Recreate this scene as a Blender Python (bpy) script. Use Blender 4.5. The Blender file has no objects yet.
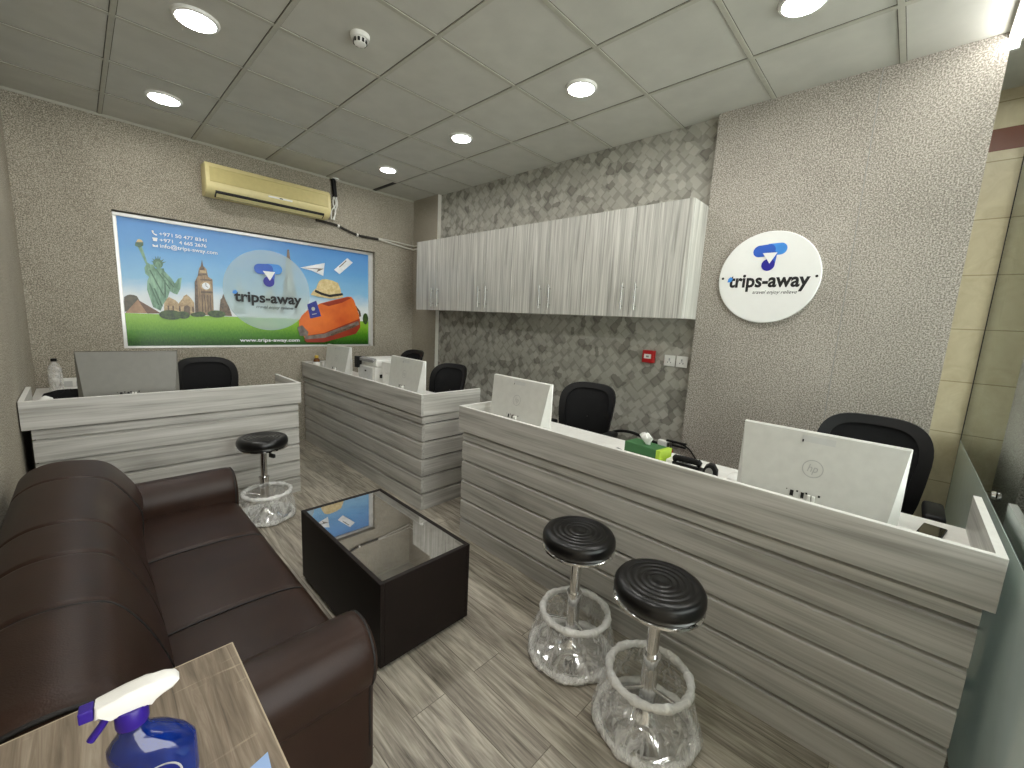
import bpy, bmesh, math, random
from mathutils import Vector, Matrix
random.seed(7)
S = bpy.context.scene
COL = S.collection
PI = math.pi
R = math.radians

# ------------------------------------------------------------------ materials
def srgb(r, g, b):
    def f(c):
        c /= 255.0
        return c / 12.92 if c <= 0.04045 else ((c + 0.055) / 1.055) ** 2.4
    return (f(r), f(g), f(b), 1.0)

class Mat:
    def __init__(s, name):
        s.m = bpy.data.materials.new(name); s.m.use_nodes = True
        s.nt = s.m.node_tree; s.nt.nodes.clear()
        s.out = s.n('ShaderNodeOutputMaterial')
    def n(s, t, **kw):
        nd = s.nt.nodes.new(t)
        for k, v in kw.items():
            if k in nd.inputs.keys(): nd.inputs[k].default_value = v
            else: setattr(nd, k, v)
        return nd
    def l(s, a, b): s.nt.links.new(a, b)
    def bsdf(s, **kw):
        b = s.n('ShaderNodeBsdfPrincipled')
        for k, v in kw.items(): b.inputs[k.replace('_', ' ')].default_value = v
        s.l(b.outputs[0], s.out.inputs[0]); s.b = b
        return b
    def coords(s, scale=(1, 1, 1), rot=(0, 0, 0)):
        tc = s.n('ShaderNodeTexCoord'); mp = s.n('ShaderNodeMapping')
        mp.inputs['Scale'].default_value = scale; mp.inputs['Rotation'].default_value = rot
        s.l(tc.outputs['Object'], mp.inputs['Vector'])
        return mp.outputs[0]
    def noise(s, vec, scale, detail=2, rough=.5, dist=0):
        n = s.n('ShaderNodeTexNoise'); n.inputs['Scale'].default_value = scale; n.inputs['Detail'].default_value = detail
        n.inputs['Roughness'].default_value = rough; n.inputs['Distortion'].default_value = dist
        if vec is not None: s.l(vec, n.inputs['Vector'])
        return n.outputs[0]
    def ramp(s, fac, stops):
        r = s.n('ShaderNodeValToRGB'); e = r.color_ramp.elements
        while len(e) < len(stops): e.new(0.5)
        for i, (p, c) in enumerate(stops): e[i].position = p; e[i].color = c
        s.l(fac, r.inputs[0]); return r.outputs[0]
    def bump(s, h, strength=.3, dist=.01):
        b = s.n('ShaderNodeBump'); b.inputs['Strength'].default_value = strength; b.inputs['Distance'].default_value = dist
        s.l(h, b.inputs['Height']); s.l(b.outputs[0], s.b.inputs['Normal'])

def plain(name, col, rough=.5, metal=0., spec=.5, coat=0., var=.04, scale=25):
    """solid colour with a faint procedural mottle"""
    m = Mat(name); m.bsdf(Roughness=rough, Metallic=metal, Specular_IOR_Level=spec, Coat_Weight=coat)
    v = m.noise(m.coords(), scale, 3)
    lo = tuple(c * (1 - var) for c in col[:3]) + (1,); hi = tuple(min(1, c * (1 + var)) for c in col[:3]) + (1,)
    m.l(m.ramp(v, [(.3, lo), (.7, hi)]), m.b.inputs['Base Color'])
    return m.m

def emit(name, col, strength):
    m = Mat(name); e = m.n('ShaderNodeEmission'); e.inputs[0].default_value = col; e.inputs[1].default_value = strength
    m.l(e.outputs[0], m.out.inputs[0]); return m.m

def laminate(name, axis, dark, mid, light, rough=.38, fine=60, broad=9):
    m = Mat(name); m.bsdf(Roughness=rough, Specular_IOR_Level=.4)
    sc = [fine, fine, fine]; sc[axis] = 1.6
    n1 = m.noise(m.coords(tuple(sc)), 1.0, 5, .6, .6)
    sc2 = [broad] * 3; sc2[axis] = .9
    n2 = m.noise(m.coords(tuple(sc2)), 1.0, 3, .5, 1.2)
    mx = m.n('ShaderNodeMath', operation='MULTIPLY_ADD'); m.l(n2, mx.inputs[0]); mx.inputs[1].default_value = .55
    h = m.n('ShaderNodeMath', operation='MULTIPLY'); m.l(n1, h.inputs[0]); h.inputs[1].default_value = .45
    m.l(h.outputs[0], mx.inputs[2])
    m.l(m.ramp(mx.outputs[0], [(.36, dark), (.5, mid), (.64, light)]), m.b.inputs['Base Color'])
    m.bump(n1, .05, .002)
    return m.m

def speckle(name, dark, mid, light):
    m = Mat(name); m.bsdf(Roughness=.85, Specular_IOR_Level=.15)
    c = m.coords()
    n1 = m.noise(c, 140, 2.2, .62); n2 = m.noise(c, 2.0, 2)
    a = m.n('ShaderNodeMath', operation='MULTIPLY_ADD'); m.l(n2, a.inputs[0]); a.inputs[1].default_value = .12; m.l(n1, a.inputs[2])
    m.l(m.ramp(a.outputs[0], [(.42, dark), (.56, mid), (.68, light)]), m.b.inputs['Base Color'])
    m.bump(n1, .2, .004)
    return m.m

M = {}
M['speckle'] = speckle('speckled_wallpaper', srgb(116, 110, 97), srgb(154, 148, 134), srgb(192, 185, 170))
M['speckle_light'] = speckle('speckled_wallpaper_light', srgb(122, 117, 108), srgb(160, 154, 145), srgb(198, 192, 182))
M['lam_h'] = laminate('grey_oak_laminate_horizontal', 0, srgb(150, 148, 142), srgb(182, 180, 174), srgb(202, 200, 195), .38, 75, 14)
M['lam_d'] = laminate('grey_oak_laminate_depth', 1, srgb(154, 152, 146), srgb(186, 184, 178), srgb(206, 204, 199), .38, 75, 14)
M['lam_v'] = laminate('grey_oak_laminate_vertical', 2, srgb(138, 137, 131), srgb(178, 177, 170), srgb(211, 210, 203), .38, 130, 32)
M['edge'] = plain('pale_edge_band', srgb(226, 225, 220), .4)
M['white_top'] = plain('white_desktop', srgb(234, 233, 228), .3)
M['black_panel'] = plain('black_carcass', srgb(18, 19, 24), .6)
M['white'] = plain('white_plastic', srgb(233, 233, 228), .35)
M['white_paint'] = plain('white_paint', srgb(214, 212, 202), .6)
M['monitor_white'] = plain('monitor_white_shell', srgb(206, 206, 201), .32)
M['monitor_facet'] = plain('monitor_side_facet', srgb(222, 222, 217), .3)
M['silver'] = plain('silver_shell', srgb(122, 121, 114), .45, 0)
M['light_grey'] = plain('light_grey_plastic', srgb(196, 197, 195), .4)
M['emblem'] = plain('emblem_grey', srgb(172, 173, 171), .4)
M['mid_grey'] = plain('mid_grey_plastic', srgb(140, 140, 138), .5)
M['black'] = plain('black_plastic', srgb(11, 11, 12), .5, spec=.3)
M['black_gloss'] = plain('black_gloss', srgb(8, 8, 9), .06)
M['black_fabric'] = plain('black_fabric', srgb(25, 25, 26), .9, spec=.2)
M['chrome'] = plain('chrome', srgb(225, 225, 225), .09, 1.0)
M['steel'] = plain('brushed_steel', srgb(190, 190, 186), .25, 1.0)
M['alu'] = plain('aluminium_frame', srgb(215, 215, 212), .3, .35)
M['vinyl'] = plain('black_vinyl', srgb(9, 9, 10), .3, spec=.5)
M['red'] = plain('red_plastic', srgb(170, 14, 20), .35)
M['ac'] = plain('yellowed_plastic', srgb(215, 203, 148), .42)
M['ac_panel'] = plain('yellowed_plastic_panel', srgb(192, 179, 120), .5)
M['dark_slot'] = plain('dark_slot', srgb(26, 25, 22), .7)
M['pipe_dark'] = plain('dark_pipe_insulation', srgb(48, 45, 40), .8)
M['green_box'] = plain('green_card', srgb(52, 104, 58), .5)
M['lime'] = plain('lime_card', srgb(170, 200, 60), .5)
M['tissue'] = plain('white_tissue', srgb(246, 246, 244), .8)
M['purple'] = plain('violet_plastic', srgb(44, 18, 130), .35)
M['blue_label'] = plain('navy_label', srgb(14, 32, 120), .4)
M['pale_blue'] = plain('pale_blue_paper', srgb(150, 180, 225), .5)
M['amber'] = plain('amber_glass', srgb(98, 56, 14), .15)
M['ceil'] = plain('ceiling_tile', srgb(192, 191, 182), .85, spec=.2, var=.05, scale=6)
M['tbar'] = plain('ceiling_t_bar', srgb(176, 174, 161), .6)
M['bar_gap_shadow'] = plain('tile_reveal_shadow', srgb(84, 82, 72), .8)  # shade at the tile edges, put in as a dark colour
M['bulk'] = plain('grey_bulkhead', srgb(150, 148, 138), .8)
M['lamp'] = emit('lamp_diffuser', (1.0, .975, .94, 1), 26)
M['tube_light'] = emit('fluorescent_tube', (1.0, .99, .96, 1), 8)
M['sign_white'] = plain('sign_white_acrylic', srgb(240, 241, 238), .22, coat=.3, var=.01)
M['ink'] = plain('black_ink', srgb(14, 14, 16), .5)
M['print_white'] = plain('print_white', srgb(245, 247, 247), .5)
M['logo_mid'] = plain('logo_blue', srgb(48, 96, 196), .4)
M['logo_light'] = plain('logo_light_blue', srgb(66, 144, 226), .4)
M['logo_dark'] = plain('logo_indigo', srgb(36, 34, 150), .4)

# brown leather
m = Mat('brown_leather'); m.bsdf(Roughness=.40, Specular_IOR_Level=.28)
c = m.coords(); n = m.noise(c, 9, 3)
m.l(m.ramp(n, [(.3, srgb(41, 26, 19)), (.7, srgb(49, 32, 24))]), m.b.inputs['Base Color'])
v = m.n('ShaderNodeTexVoronoi'); v.inputs['Scale'].default_value = 260; m.l(c, v.inputs['Vector']); m.bump(v.outputs[0], .12, .002)
M['leather'] = m.m
M['leather_dark'] = plain('dark_piping', srgb(16, 12, 10), .6)
# espresso wood of the coffee table
M['espresso'] = plain('espresso_veneer', srgb(22, 14, 11), .5, spec=.25, var=.12, scale=14)
# tinted glass top
m = Mat('smoked_glass'); b = m.n('ShaderNodeBsdfPrincipled', Roughness=.3); b.inputs['Base Color'].default_value = srgb(74, 68, 60)
g = m.n('ShaderNodeBsdfGlossy', Roughness=.015); g.inputs[0].default_value = (.95, .95, .95, 1)
sm = m.noise(m.coords(), 16, 4); mx = m.n('ShaderNodeMixShader')
m.l(m.ramp(sm, [(.45, (.6, .6, .6, 1)), (.75, (.5, .5, .5, 1))]), mx.inputs[0])
m.l(b.outputs[0], mx.inputs[1]); m.l(g.outputs[0], mx.inputs[2]); m.l(mx.outputs[0], m.out.inputs[0])
M['smoked'] = m.m
# floor planks running away from the camera
m = Mat('grey_oak_floor'); m.bsdf(Roughness=.36, Specular_IOR_Level=.45)
tc = m.n('ShaderNodeTexCoord'); sp = m.n('ShaderNodeSeparateXYZ'); m.l(tc.outputs['Object'], sp.inputs[0])
cb = m.n('ShaderNodeCombineXYZ'); m.l(sp.outputs[1], cb.inputs[0]); m.l(sp.outputs[0], cb.inputs[1])
br = m.n('ShaderNodeTexBrick'); br.offset = .37; br.offset_frequency = 2
for k, vv in (('Scale', 1), ('Mortar Size', .0016), ('Mortar Smooth', .2), ('Bias', 0), ('Brick Width', 1.15), ('Row Height', .152)): br.inputs[k].default_value = vv
br.inputs['Color1'].default_value = (.0, .0, .0, 1); br.inputs['Color2'].default_value = (1, 1, 1, 1); br.inputs['Mortar'].default_value = (.5, .5, .5, 1)
m.l(cb.outputs[0], br.inputs['Vector'])
off = m.n('ShaderNodeVectorMath', operation='SCALE'); off.inputs['Scale'].default_value = 23.0; m.l(br.outputs['Color'], off.inputs[0])
ad = m.n('ShaderNodeVectorMath', operation='ADD'); m.l(cb.outputs[0], ad.inputs[0]); m.l(off.outputs[0], ad.inputs[1])
mp = m.n('ShaderNodeMapping'); mp.inputs['Scale'].default_value = (1.5, 11, 1); m.l(ad.outputs[0], mp.inputs[0])
n1 = m.noise(mp.outputs[0], 1.0, 4, .55, 2.2)
mp2 = m.n('ShaderNodeMapping'); mp2.inputs['Scale'].default_value = (5, 95, 1); m.l(ad.outputs[0], mp2.inputs[0])
n2 = m.noise(mp2.outputs[0], 1.0, 4, .6, .4)
a1 = m.n('ShaderNodeMath', operation='MULTIPLY_ADD'); m.l(n2, a1.inputs[0]); a1.inputs[1].default_value = .6
a2 = m.n('ShaderNodeMath', operation='MULTIPLY'); m.l(n1, a2.inputs[0]); a2.inputs[1].default_value = .6; m.l(a2.outputs[0], a1.inputs[2])
a3 = m.n('ShaderNodeMath', operation='MULTIPLY_ADD'); m.l(br.outputs['Color'], a3.inputs[0]); a3.inputs[1].default_value = .10; m.l(a1.outputs[0], a3.inputs[2])
cr = m.ramp(a3.outputs[0], [(.42, srgb(88, 82, 73)), (.60, srgb(146, 139, 126)), (.80, srgb(194, 187, 172))])
mm = m.n('ShaderNodeMixRGB', blend_type='MULTIPLY'); m.l(br.outputs['Fac'], mm.inputs[0]); m.l(cr, mm.inputs[1]); mm.inputs[2].default_value = (.35, .33, .3, 1)
m.l(mm.outputs[0], m.b.inputs['Base Color']); m.bump(n2, .05, .003)
M['floor'] = m.m
# diamond wallpaper
m = Mat('diamond_wallpaper'); m.bsdf(Roughness=.6, Specular_IOR_Level=.3)
tc = m.n('ShaderNodeTexCoord'); sp = m.n('ShaderNodeSeparateXYZ'); m.l(tc.outputs['Object'], sp.inputs[0])
cb = m.n('ShaderNodeCombineXYZ'); m.l(sp.outputs[1], cb.inputs[0]); m.l(sp.outputs[2], cb.inputs[1])
mp = m.n('ShaderNodeMapping'); mp.inputs['Rotation'].default_value = (0, 0, R(45)); mp.inputs['Scale'].default_value = (15, 15, 1); m.l(cb.outputs[0], mp.inputs[0])
vo = m.n('ShaderNodeTexVoronoi', voronoi_dimensions='2D', distance='CHEBYCHEV'); vo.inputs['Scale'].default_value = 1; vo.inputs['Randomness'].default_value = .85
m.l(mp.outputs[0], vo.inputs['Vector'])
sx = m.n('ShaderNodeSeparateColor'); m.l(vo.outputs['Color'], sx.inputs[0])
c1 = m.ramp(sx.outputs[0], [(.0, srgb(136, 134, 125)), (.13, srgb(140, 138, 129)), (.2, srgb(162, 160, 150)), (1., srgb(182, 180, 170))])
dk = m.ramp(vo.outputs['Distance'], [(.40, (1, 1, 1, 1)), (.48, (.76, .76, .75, 1))])
mm = m.n('ShaderNodeMixRGB', blend_type='MULTIPLY'); mm.inputs[0].default_value = 1; m.l(c1, mm.inputs[1]); m.l(dk, mm.inputs[2])
m.l(mm.outputs[0], m.b.inputs['Base Color'])
M['diamond'] = m.m
# beige marble tiles with a brown band
m = Mat('beige_marble_tile'); m.bsdf(Roughness=.3, Specular_IOR_Level=.4)
tc = m.n('ShaderNodeTexCoord'); sp = m.n('ShaderNodeSeparateXYZ'); m.l(tc.outputs['Object'], sp.inputs[0])
n1 = m.noise(tc.outputs['Object'], 7, 6, .6, 1.5)
base = m.ramp(n1, [(.3, srgb(190, 178, 148)), (.6, srgb(204, 193, 164)), (.8, srgb(214, 205, 180))])
fr = m.n('ShaderNodeMath', operation='MODULO'); ad = m.n('ShaderNodeMath', operation='ADD'); m.l(sp.outputs[2], ad.inputs[0]); ad.inputs[1].default_value = .07
m.l(ad.outputs[0], fr.inputs[0]); fr.inputs[1].default_value = .33
lt = m.n('ShaderNodeMath', operation='LESS_THAN'); m.l(fr.outputs[0], lt.inputs[0]); lt.inputs[1].default_value = .006
mm = m.n('ShaderNodeMixRGB', blend_type='MULTIPLY'); m.l(lt.outputs[0], mm.inputs[0]); m.l(base, mm.inputs[1]); mm.inputs[2].default_value = (.6, .57, .5, 1)
g1 = m.n('ShaderNodeMath', operation='GREATER_THAN'); m.l(sp.outputs[2], g1.inputs[0]); g1.inputs[1].default_value = 2.63
g2 = m.n('ShaderNodeMath', operation='LESS_THAN'); m.l(sp.outputs[2], g2.inputs[0]); g2.inputs[1].default_value = 2.755
g = m.n('ShaderNodeMath', operation='MULTIPLY'); m.l(g1.outputs[0], g.inputs[0]); m.l(g2.outputs[0], g.inputs[1])
m2 = m.n('ShaderNodeMixRGB'); m.l(g.outputs[0], m2.inputs[0]); m.l(mm.outputs[0], m2.inputs[1]); m2.inputs[2].default_value = srgb(112, 66, 48)
m.l(m2.outputs[0], m.b.inputs['Base Color'])
M['marble'] = m.m
# rustic oak of the near table
m = Mat('rustic_oak'); m.bsdf(Roughness=.55, Specular_IOR_Level=.3)
n1 = m.noise(m.coords((70, 3.2, 10)), 1, 5, .65, .8); n2 = m.noise(m.coords((6, 55, 10)), 1, 3, .5, .5); n3 = m.noise(m.coords((14, 1.2, 4)), 1, 3, .5, 1.2)
a = m.n('ShaderNodeMath', operation='MULTIPLY_ADD'); m.l(n1, a.inputs[0]); a.inputs[1].default_value = .5
b2 = m.n('ShaderNodeMath', operation='MULTIPLY'); m.l(n3, b2.inputs[0]); b2.inputs[1].default_value = .5; m.l(b2.outputs[0], a.inputs[2])
cr = m.ramp(a.outputs[0], [(.36, srgb(88, 77, 64)), (.5, srgb(134, 121, 104)), (.66, srgb(176, 164, 146))])
hi = m.ramp(n2, [(.66, (0, 0, 0, 1)), (.74, (.55, .55, .55, 1))])
mm = m.n('ShaderNodeMixRGB'); m.l(hi, mm.inputs[0]); m.l(cr, mm.inputs[1]); mm.inputs[2].default_value = srgb(196, 182, 158)
m.l(mm.outputs[0], m.b.inputs['Base Color']); m.bump(n1, .08, .003)
M['rustic'] = m.m
M['rustic_edge'] = plain('oak_edge_band', srgb(186, 172, 146), .5, var=.1)
# clear glass pane (thin, Fresnel reflecting)
def pane(name, tint):
    m = Mat(name); fr = m.n('ShaderNodeFresnel', IOR=1.5); t = m.n('ShaderNodeBsdfTransparent'); t.inputs[0].default_value = tint
    g = m.n('ShaderNodeBsdfGlossy', Roughness=.01); g.inputs[0].default_value = (.92, .95, .93, 1)
    mx = m.n('ShaderNodeMixShader'); m.l(fr.outputs[0], mx.inputs[0]); m.l(t.outputs[0], mx.inputs[1]); m.l(g.outputs[0], mx.inputs[2])
    m.l(mx.outputs[0], m.out.inputs[0]); return m.m
M['glass'] = pane('clear_glass', (.90, .93, .915, 1))
m = Mat('frosted_film'); fr = m.n('ShaderNodeFresnel', IOR=1.55)
d = m.n('ShaderNodeBsdfDiffuse'); nn = m.noise(m.coords(), 12, 2); m.l(m.ramp(nn, [(.3, srgb(208, 214, 209)), (.7, srgb(216, 221, 217))]), d.inputs[0])
t = m.n('ShaderNodeBsdfTranslucent'); t.inputs[0].default_value = srgb(222, 230, 225); m1 = m.n('ShaderNodeMixShader'); m1.inputs[0].default_value = .4
m.l(d.outputs[0], m1.inputs[1]); m.l(t.outputs[0], m1.inputs[2])
g = m.n('ShaderNodeBsdfGlossy', Roughness=.03); g.inputs[0].default_value = (.9, .93, .91, 1)
mx = m.n('ShaderNodeMixShader'); m.l(fr.outputs[0], mx.inputs[0]); m.l(m1.outputs[0], mx.inputs[1]); m.l(g.outputs[0], mx.inputs[2]); m.l(mx.outputs[0], m.out.inputs[0])
M['frost'] = m.m
# crinkled plastic wrap
def wrap(name, lo, hi):
    m = Mat(name); t = m.n('ShaderNodeBsdfTransparent'); b = m.n('ShaderNodeBsdfPrincipled', Roughness=.16); b.inputs['Base Color'].default_value = srgb(246, 246, 243)
    b.inputs['Specular IOR Level'].default_value = .9
    c = m.coords((1, 1, .5)); n1 = m.noise(c, 22, 4, .6, 1.5)
    mx = m.n('ShaderNodeMixShader'); m.l(m.ramp(n1, [(.40, (lo,) * 3 + (1,)), (.72, (hi,) * 3 + (1,))]), mx.inputs[0])
    m.l(t.outputs[0], mx.inputs[1]); m.l(b.outputs[0], mx.inputs[2]); m.l(mx.outputs[0], m.out.inputs[0])
    bp = m.n('ShaderNodeBump'); bp.inputs['Strength'].default_value = .8; bp.inputs['Distance'].default_value = .02; m.l(n1, bp.inputs['Height']); m.l(bp.outputs[0], b.inputs['Normal'])
    return m.m
M['wrap'] = wrap('plastic_wrap', .14, .64)
M['foam'] = wrap('white_foam_wrap', .78, .98)
M['clear_bottle'] = wrap('clear_bottle_plastic', .25, .6)
# blue liquid bottle
m = Mat('blue_liquid'); m.bsdf(Roughness=.07, Specular_IOR_Level=.6, Coat_Weight=.5)
n1 = m.noise(m.coords((1, 1, .4)), 22, 3); m.l(m.ramp(n1, [(.3, srgb(3, 22, 84)), (.7, srgb(8, 42, 122))]), m.b.inputs['Base Color'])
M['liquid'] = m.m
# poster base: sky, haze and grass by height
m = Mat('poster_sky_and_grass'); m.bsdf(Roughness=.25, Specular_IOR_Level=.4)
tc = m.n('ShaderNodeTexCoord'); sp = m.n('ShaderNodeSeparateXYZ'); m.l(tc.outputs['Object'], sp.inputs[0])
n1 = m.noise(m.coords((2.2, 1, 4)), 1.6, 5, .6); nA = m.n('ShaderNodeMath', operation='MULTIPLY_ADD'); m.l(n1, nA.inputs[0]); nA.inputs[1].default_value = .16; m.l(sp.outputs[2], nA.inputs[2])
mr = m.n('ShaderNodeMapRange'); m.l(nA.outputs[0], mr.inputs[0]); mr.inputs[1].default_value = .08 + .27; mr.inputs[2].default_value = .08 + 1.1
sky = m.ramp(mr.outputs[0], [(0., srgb(240, 244, 245)), (.22, srgb(226, 236, 241)), (.40, srgb(140, 194, 230)), (.7, srgb(104, 166, 222)), (1., srgb(88, 146, 212))])
gz = m.n('ShaderNodeMapRange'); m.l(sp.outputs[2], gz.inputs[0]); gz.inputs[1].default_value = 0; gz.inputs[2].default_value = .3
gn = m.noise(m.coords((40, 1, 14)), 2.5, 4, .7); g2 = m.n('ShaderNodeMath', operation='MULTIPLY_ADD'); m.l(gn, g2.inputs[0]); g2.inputs[1].default_value = .5
g3 = m.n('ShaderNodeMath', operation='SUBTRACT'); m.l(gz.outputs[0], g3.inputs[0]); g3.inputs[1].default_value = .25; m.l(g3.outputs[0], g2.inputs[2])
grass = m.ramp(g2.outputs[0], [(.05, srgb(30, 74, 16)), (.4, srgb(78, 140, 28)), (.75, srgb(134, 188, 48)), (1., srgb(150, 200, 70))])
ls = m.n('ShaderNodeMath', operation='LESS_THAN'); m.l(sp.outputs[2], ls.inputs[0]); ls.inputs[1].default_value = .29
mm = m.n('ShaderNodeMixRGB'); m.l(ls.outputs[0], mm.inputs[0]); m.l(sky, mm.inputs[1]); m.l(grass, mm.inputs[2])
m.l(mm.outputs[0], m.b.inputs['Base Color'])
M['sky_print'] = m.m
def printm(name, a, b, scale=30, stretch=(1, 1, 1)):
    m = Mat(name); m.bsdf(Roughness=.3); n = m.noise(m.coords(stretch), scale, 4, .65); m.l(m.ramp(n, [(.35, a), (.65, b)]), m.b.inputs['Base Color']); return m.m
M['p_statue'] = printm('print_green', srgb(72, 118, 92), srgb(146, 190, 160), 9, (3, 1, .7))
M['p_statue_dk'] = printm('print_green_dark', srgb(50, 88, 68), srgb(80, 124, 98), 12)
M['p_stone'] = printm('print_stone', srgb(150, 122, 86), srgb(206, 182, 140), 30)
M['p_dark'] = printm('print_dark_stone', srgb(66, 52, 42), srgb(120, 96, 74), 40)
M['p_tower'] = printm('print_tower', srgb(112, 88, 66), srgb(178, 148, 108), 22, (3, 1, .5))
M['p_pyr'] = printm('print_pyramid', srgb(150, 112, 80), srgb(182, 146, 108), 12)
M['p_pyr_dk'] = printm('print_pyramid_dark', srgb(92, 62, 46), srgb(124, 86, 64), 12)
M['p_bush'] = printm('print_bush', srgb(28, 52, 22), srgb(74, 100, 44), 40)
M['p_tree'] = printm('print_tree', srgb(66, 62, 46), srgb(96, 88, 64), 30)
M['p_lattice'] = printm('print_lattice', srgb(112, 98, 88), srgb(142, 126, 112), 60)
M['p_faint'] = printm('print_faint', srgb(168, 176, 170), srgb(196, 200, 190), 30)
M['p_orange'] = printm('print_orange', srgb(206, 84, 28), srgb(236, 122, 46), 2.0)
M['p_orange_dk'] = printm('print_orange_dark', srgb(136, 40, 22), srgb(176, 62, 26), 3)
M['p_hat'] = printm('print_hat', srgb(206, 182, 124), srgb(232, 214, 164), 30)
M['p_grey'] = printm('print_grey', srgb(92, 84, 78), srgb(140, 130, 122), 12)
M['p_white'] = printm('print_white_soft', srgb(214, 222, 228), srgb(246, 248, 250), 6)
M['p_navy'] = printm('print_navy', srgb(36, 44, 128), srgb(54, 64, 158), 6)
m = Mat('print_translucent_circle'); t = m.n('ShaderNodeBsdfTransparent'); d = m.n('ShaderNodeBsdfDiffuse'); nn = m.noise(m.coords(), 3, 2)
m.l(m.ramp(nn, [(.3, srgb(206, 232, 238)), (.7, srgb(222, 240, 240))]), d.inputs[0]); mx = m.n('ShaderNodeMixShader'); mx.inputs[0].default_value = .5
m.l(t.outputs[0], mx.inputs[1]); m.l(d.outputs[0], mx.inputs[2]); m.l(mx.outputs[0], m.out.inputs[0]); M['p_circle'] = m.m

# ------------------------------------------------------------------ mesh helpers
def box(bm, x0, x1, y0, y1, z0, z1, bev=0, seg=2, mi=0):
    vs = [bm.verts.new((x, y, z)) for z in (z0, z1) for y in (y0, y1) for x in (x0, x1)]
    fs = [bm.faces.new([vs[i] for i in f]) for f in ((0, 2, 3, 1), (4, 5, 7, 6), (0, 1, 5, 4), (2, 6, 7, 3), (0, 4, 6, 2), (1, 3, 7, 5))]
    for f in fs: f.material_index = mi
    if bev:
        es = list({e for f in fs for e in f.edges})
        bmesh.ops.bevel(bm, geom=es, offset=bev, segments=seg, affect='EDGES', profile=.5)

def prism(bm, pts, axis, a, b, bev=0, mi=0):
    """extrude a 2-D outline along an axis. axis 'x': pts are (y,z); 'y': (x,z); 'z': (x,y)"""
    def P(p, t):
        return {'x': (t, p[0], p[1]), 'y': (p[0], t, p[1]), 'z': (p[0], p[1], t)}[axis]
    A = [bm.verts.new(P(p, a)) for p in pts]; B = [bm.verts.new(P(p, b)) for p in pts]
    fs = [bm.faces.new(A), bm.faces.new(B[::-1])]
    n = len(pts)
    for i in range(n): fs.append(bm.faces.new((A[i], B[i], B[(i + 1) % n], A[(i + 1) % n])))
    for f in fs: f.material_index = mi
    if bev:
        es = list({e for f in fs[:2] for e in f.edges})
        bmesh.ops.bevel(bm, geom=es, offset=bev, segments=2, affect='EDGES', profile=.5)

def lathe(bm, prof, seg=40, c=(0, 0, 0), cap=True, mi=0):
    rings = []
    for r, z in prof:
        rings.append([bm.verts.new((c[0] + r * math.cos(2 * PI * i / seg), c[1] + r * math.sin(2 * PI * i / seg), c[2] + z)) for i in range(seg)])
    for a, b in zip(rings, rings[1:]):
        for i in range(seg):
            bm.faces.new((a[i], a[(i + 1) % seg], b[(i + 1) % seg], b[i])).material_index = mi
    if cap:
        if prof[0][0] > 1e-4: bm.faces.new(rings[0][::-1]).material_index = mi
        if prof[-1][0] > 1e-4: bm.faces.new(rings[-1]).material_index = mi

def tube(bm, pts, r, seg=10, closed=False, mi=0):
    pts = [Vector(p) for p in pts]; n = len(pts); rings = []
    rr = r if isinstance(r, (list, tuple)) else [r] * n
    up = Vector((0, 0, 1)); prev = None
    for i, p in enumerate(pts):
        a = pts[(i - 1) % n] if (closed or i > 0) else p; b = pts[(i + 1) % n] if (closed or i < n - 1) else p
        t = (b - a).normalized()
        if prev is None:
            u = t.cross(up)
            if u.length < 1e-3: u = t.cross(Vector((1, 0, 0)))
        else: u = prev - t * prev.dot(t)
        u.normalize(); prev = u; v = t.cross(u)
        rings.append([bm.verts.new(p + (u * math.cos(2 * PI * k / seg) + v * math.sin(2 * PI * k / seg)) * rr[i]) for k in range(seg)])
    m = n if closed else n - 1
    for i in range(m):
        a, b = rings[i], rings[(i + 1) % n]
        for k in range(seg): bm.faces.new((a[k], a[(k + 1) % seg], b[(k + 1) % seg], b[k])).material_index = mi
    if not closed:
        bm.faces.new(rings[0][::-1]).material_index = mi; bm.faces.new(rings[-1]).material_index = mi

def spline(pts, n=8):
    """Catmull-Rom through the points"""
    P = [Vector(p) for p in pts]; out = []
    for i in range(len(P) - 1):
        p0 = P[max(i - 1, 0)]; p1 = P[i]; p2 = P[i + 1]; p3 = P[min(i + 2, len(P) - 1)]
        for k in range(n):
            t = k / n
            out.append(.5 * ((2 * p1) + (p2 - p0) * t + (2 * p0 - 5 * p1 + 4 * p2 - p3) * t * t + (3 * p1 - p0 - 3 * p2 + p3) * t ** 3))
    out.append(P[-1]); return out

def grid_surface(bm, rows, closed_u=False, cap=False, mi=0):
    V = [[bm.verts.new(p) for p in r] for r in rows]
    for a, b in zip(V, V[1:]):
        n = len(a)
        for i in range(n if closed_u else n - 1):
            bm.faces.new((a[i], a[(i + 1) % n], b[(i + 1) % n], b[i])).material_index = mi
    if cap:
        bm.faces.new(V[0][::-1]); bm.faces.new(V[-1])

def ob(name, bm, mats, parent=None, smooth=None, loc=(0, 0, 0), rot=(0, 0, 0)):
    bmesh.ops.recalc_face_normals(bm, faces=bm.faces[:])
    me = bpy.data.meshes.new(name); bm.to_mesh(me); bm.free()
    for mt in (mats if isinstance(mats, (list, tuple)) else [mats]): me.materials.append(mt)
    if smooth is not None:
        for p in me.polygons: p.use_smooth = True
        me.set_sharp_from_angle(angle=R(smooth))
    o = bpy.data.objects.new(name, me); COL.objects.link(o); o.location = loc; o.rotation_euler = rot
    if parent: o.parent = parent
    return o

def tag(o, label, cat, group=None):
    o['label'] = label; o['category'] = cat
    if group: o['group'] = group
    return o

def thing(name, label, cat, loc=(0, 0, 0), rz=0, group=None):
    o = bpy.data.objects.new(name, None); COL.objects.link(o); o.location = loc; o.rotation_euler = (0, 0, rz)
    o.empty_display_size = .1
    return tag(o, label, cat, group)

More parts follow.
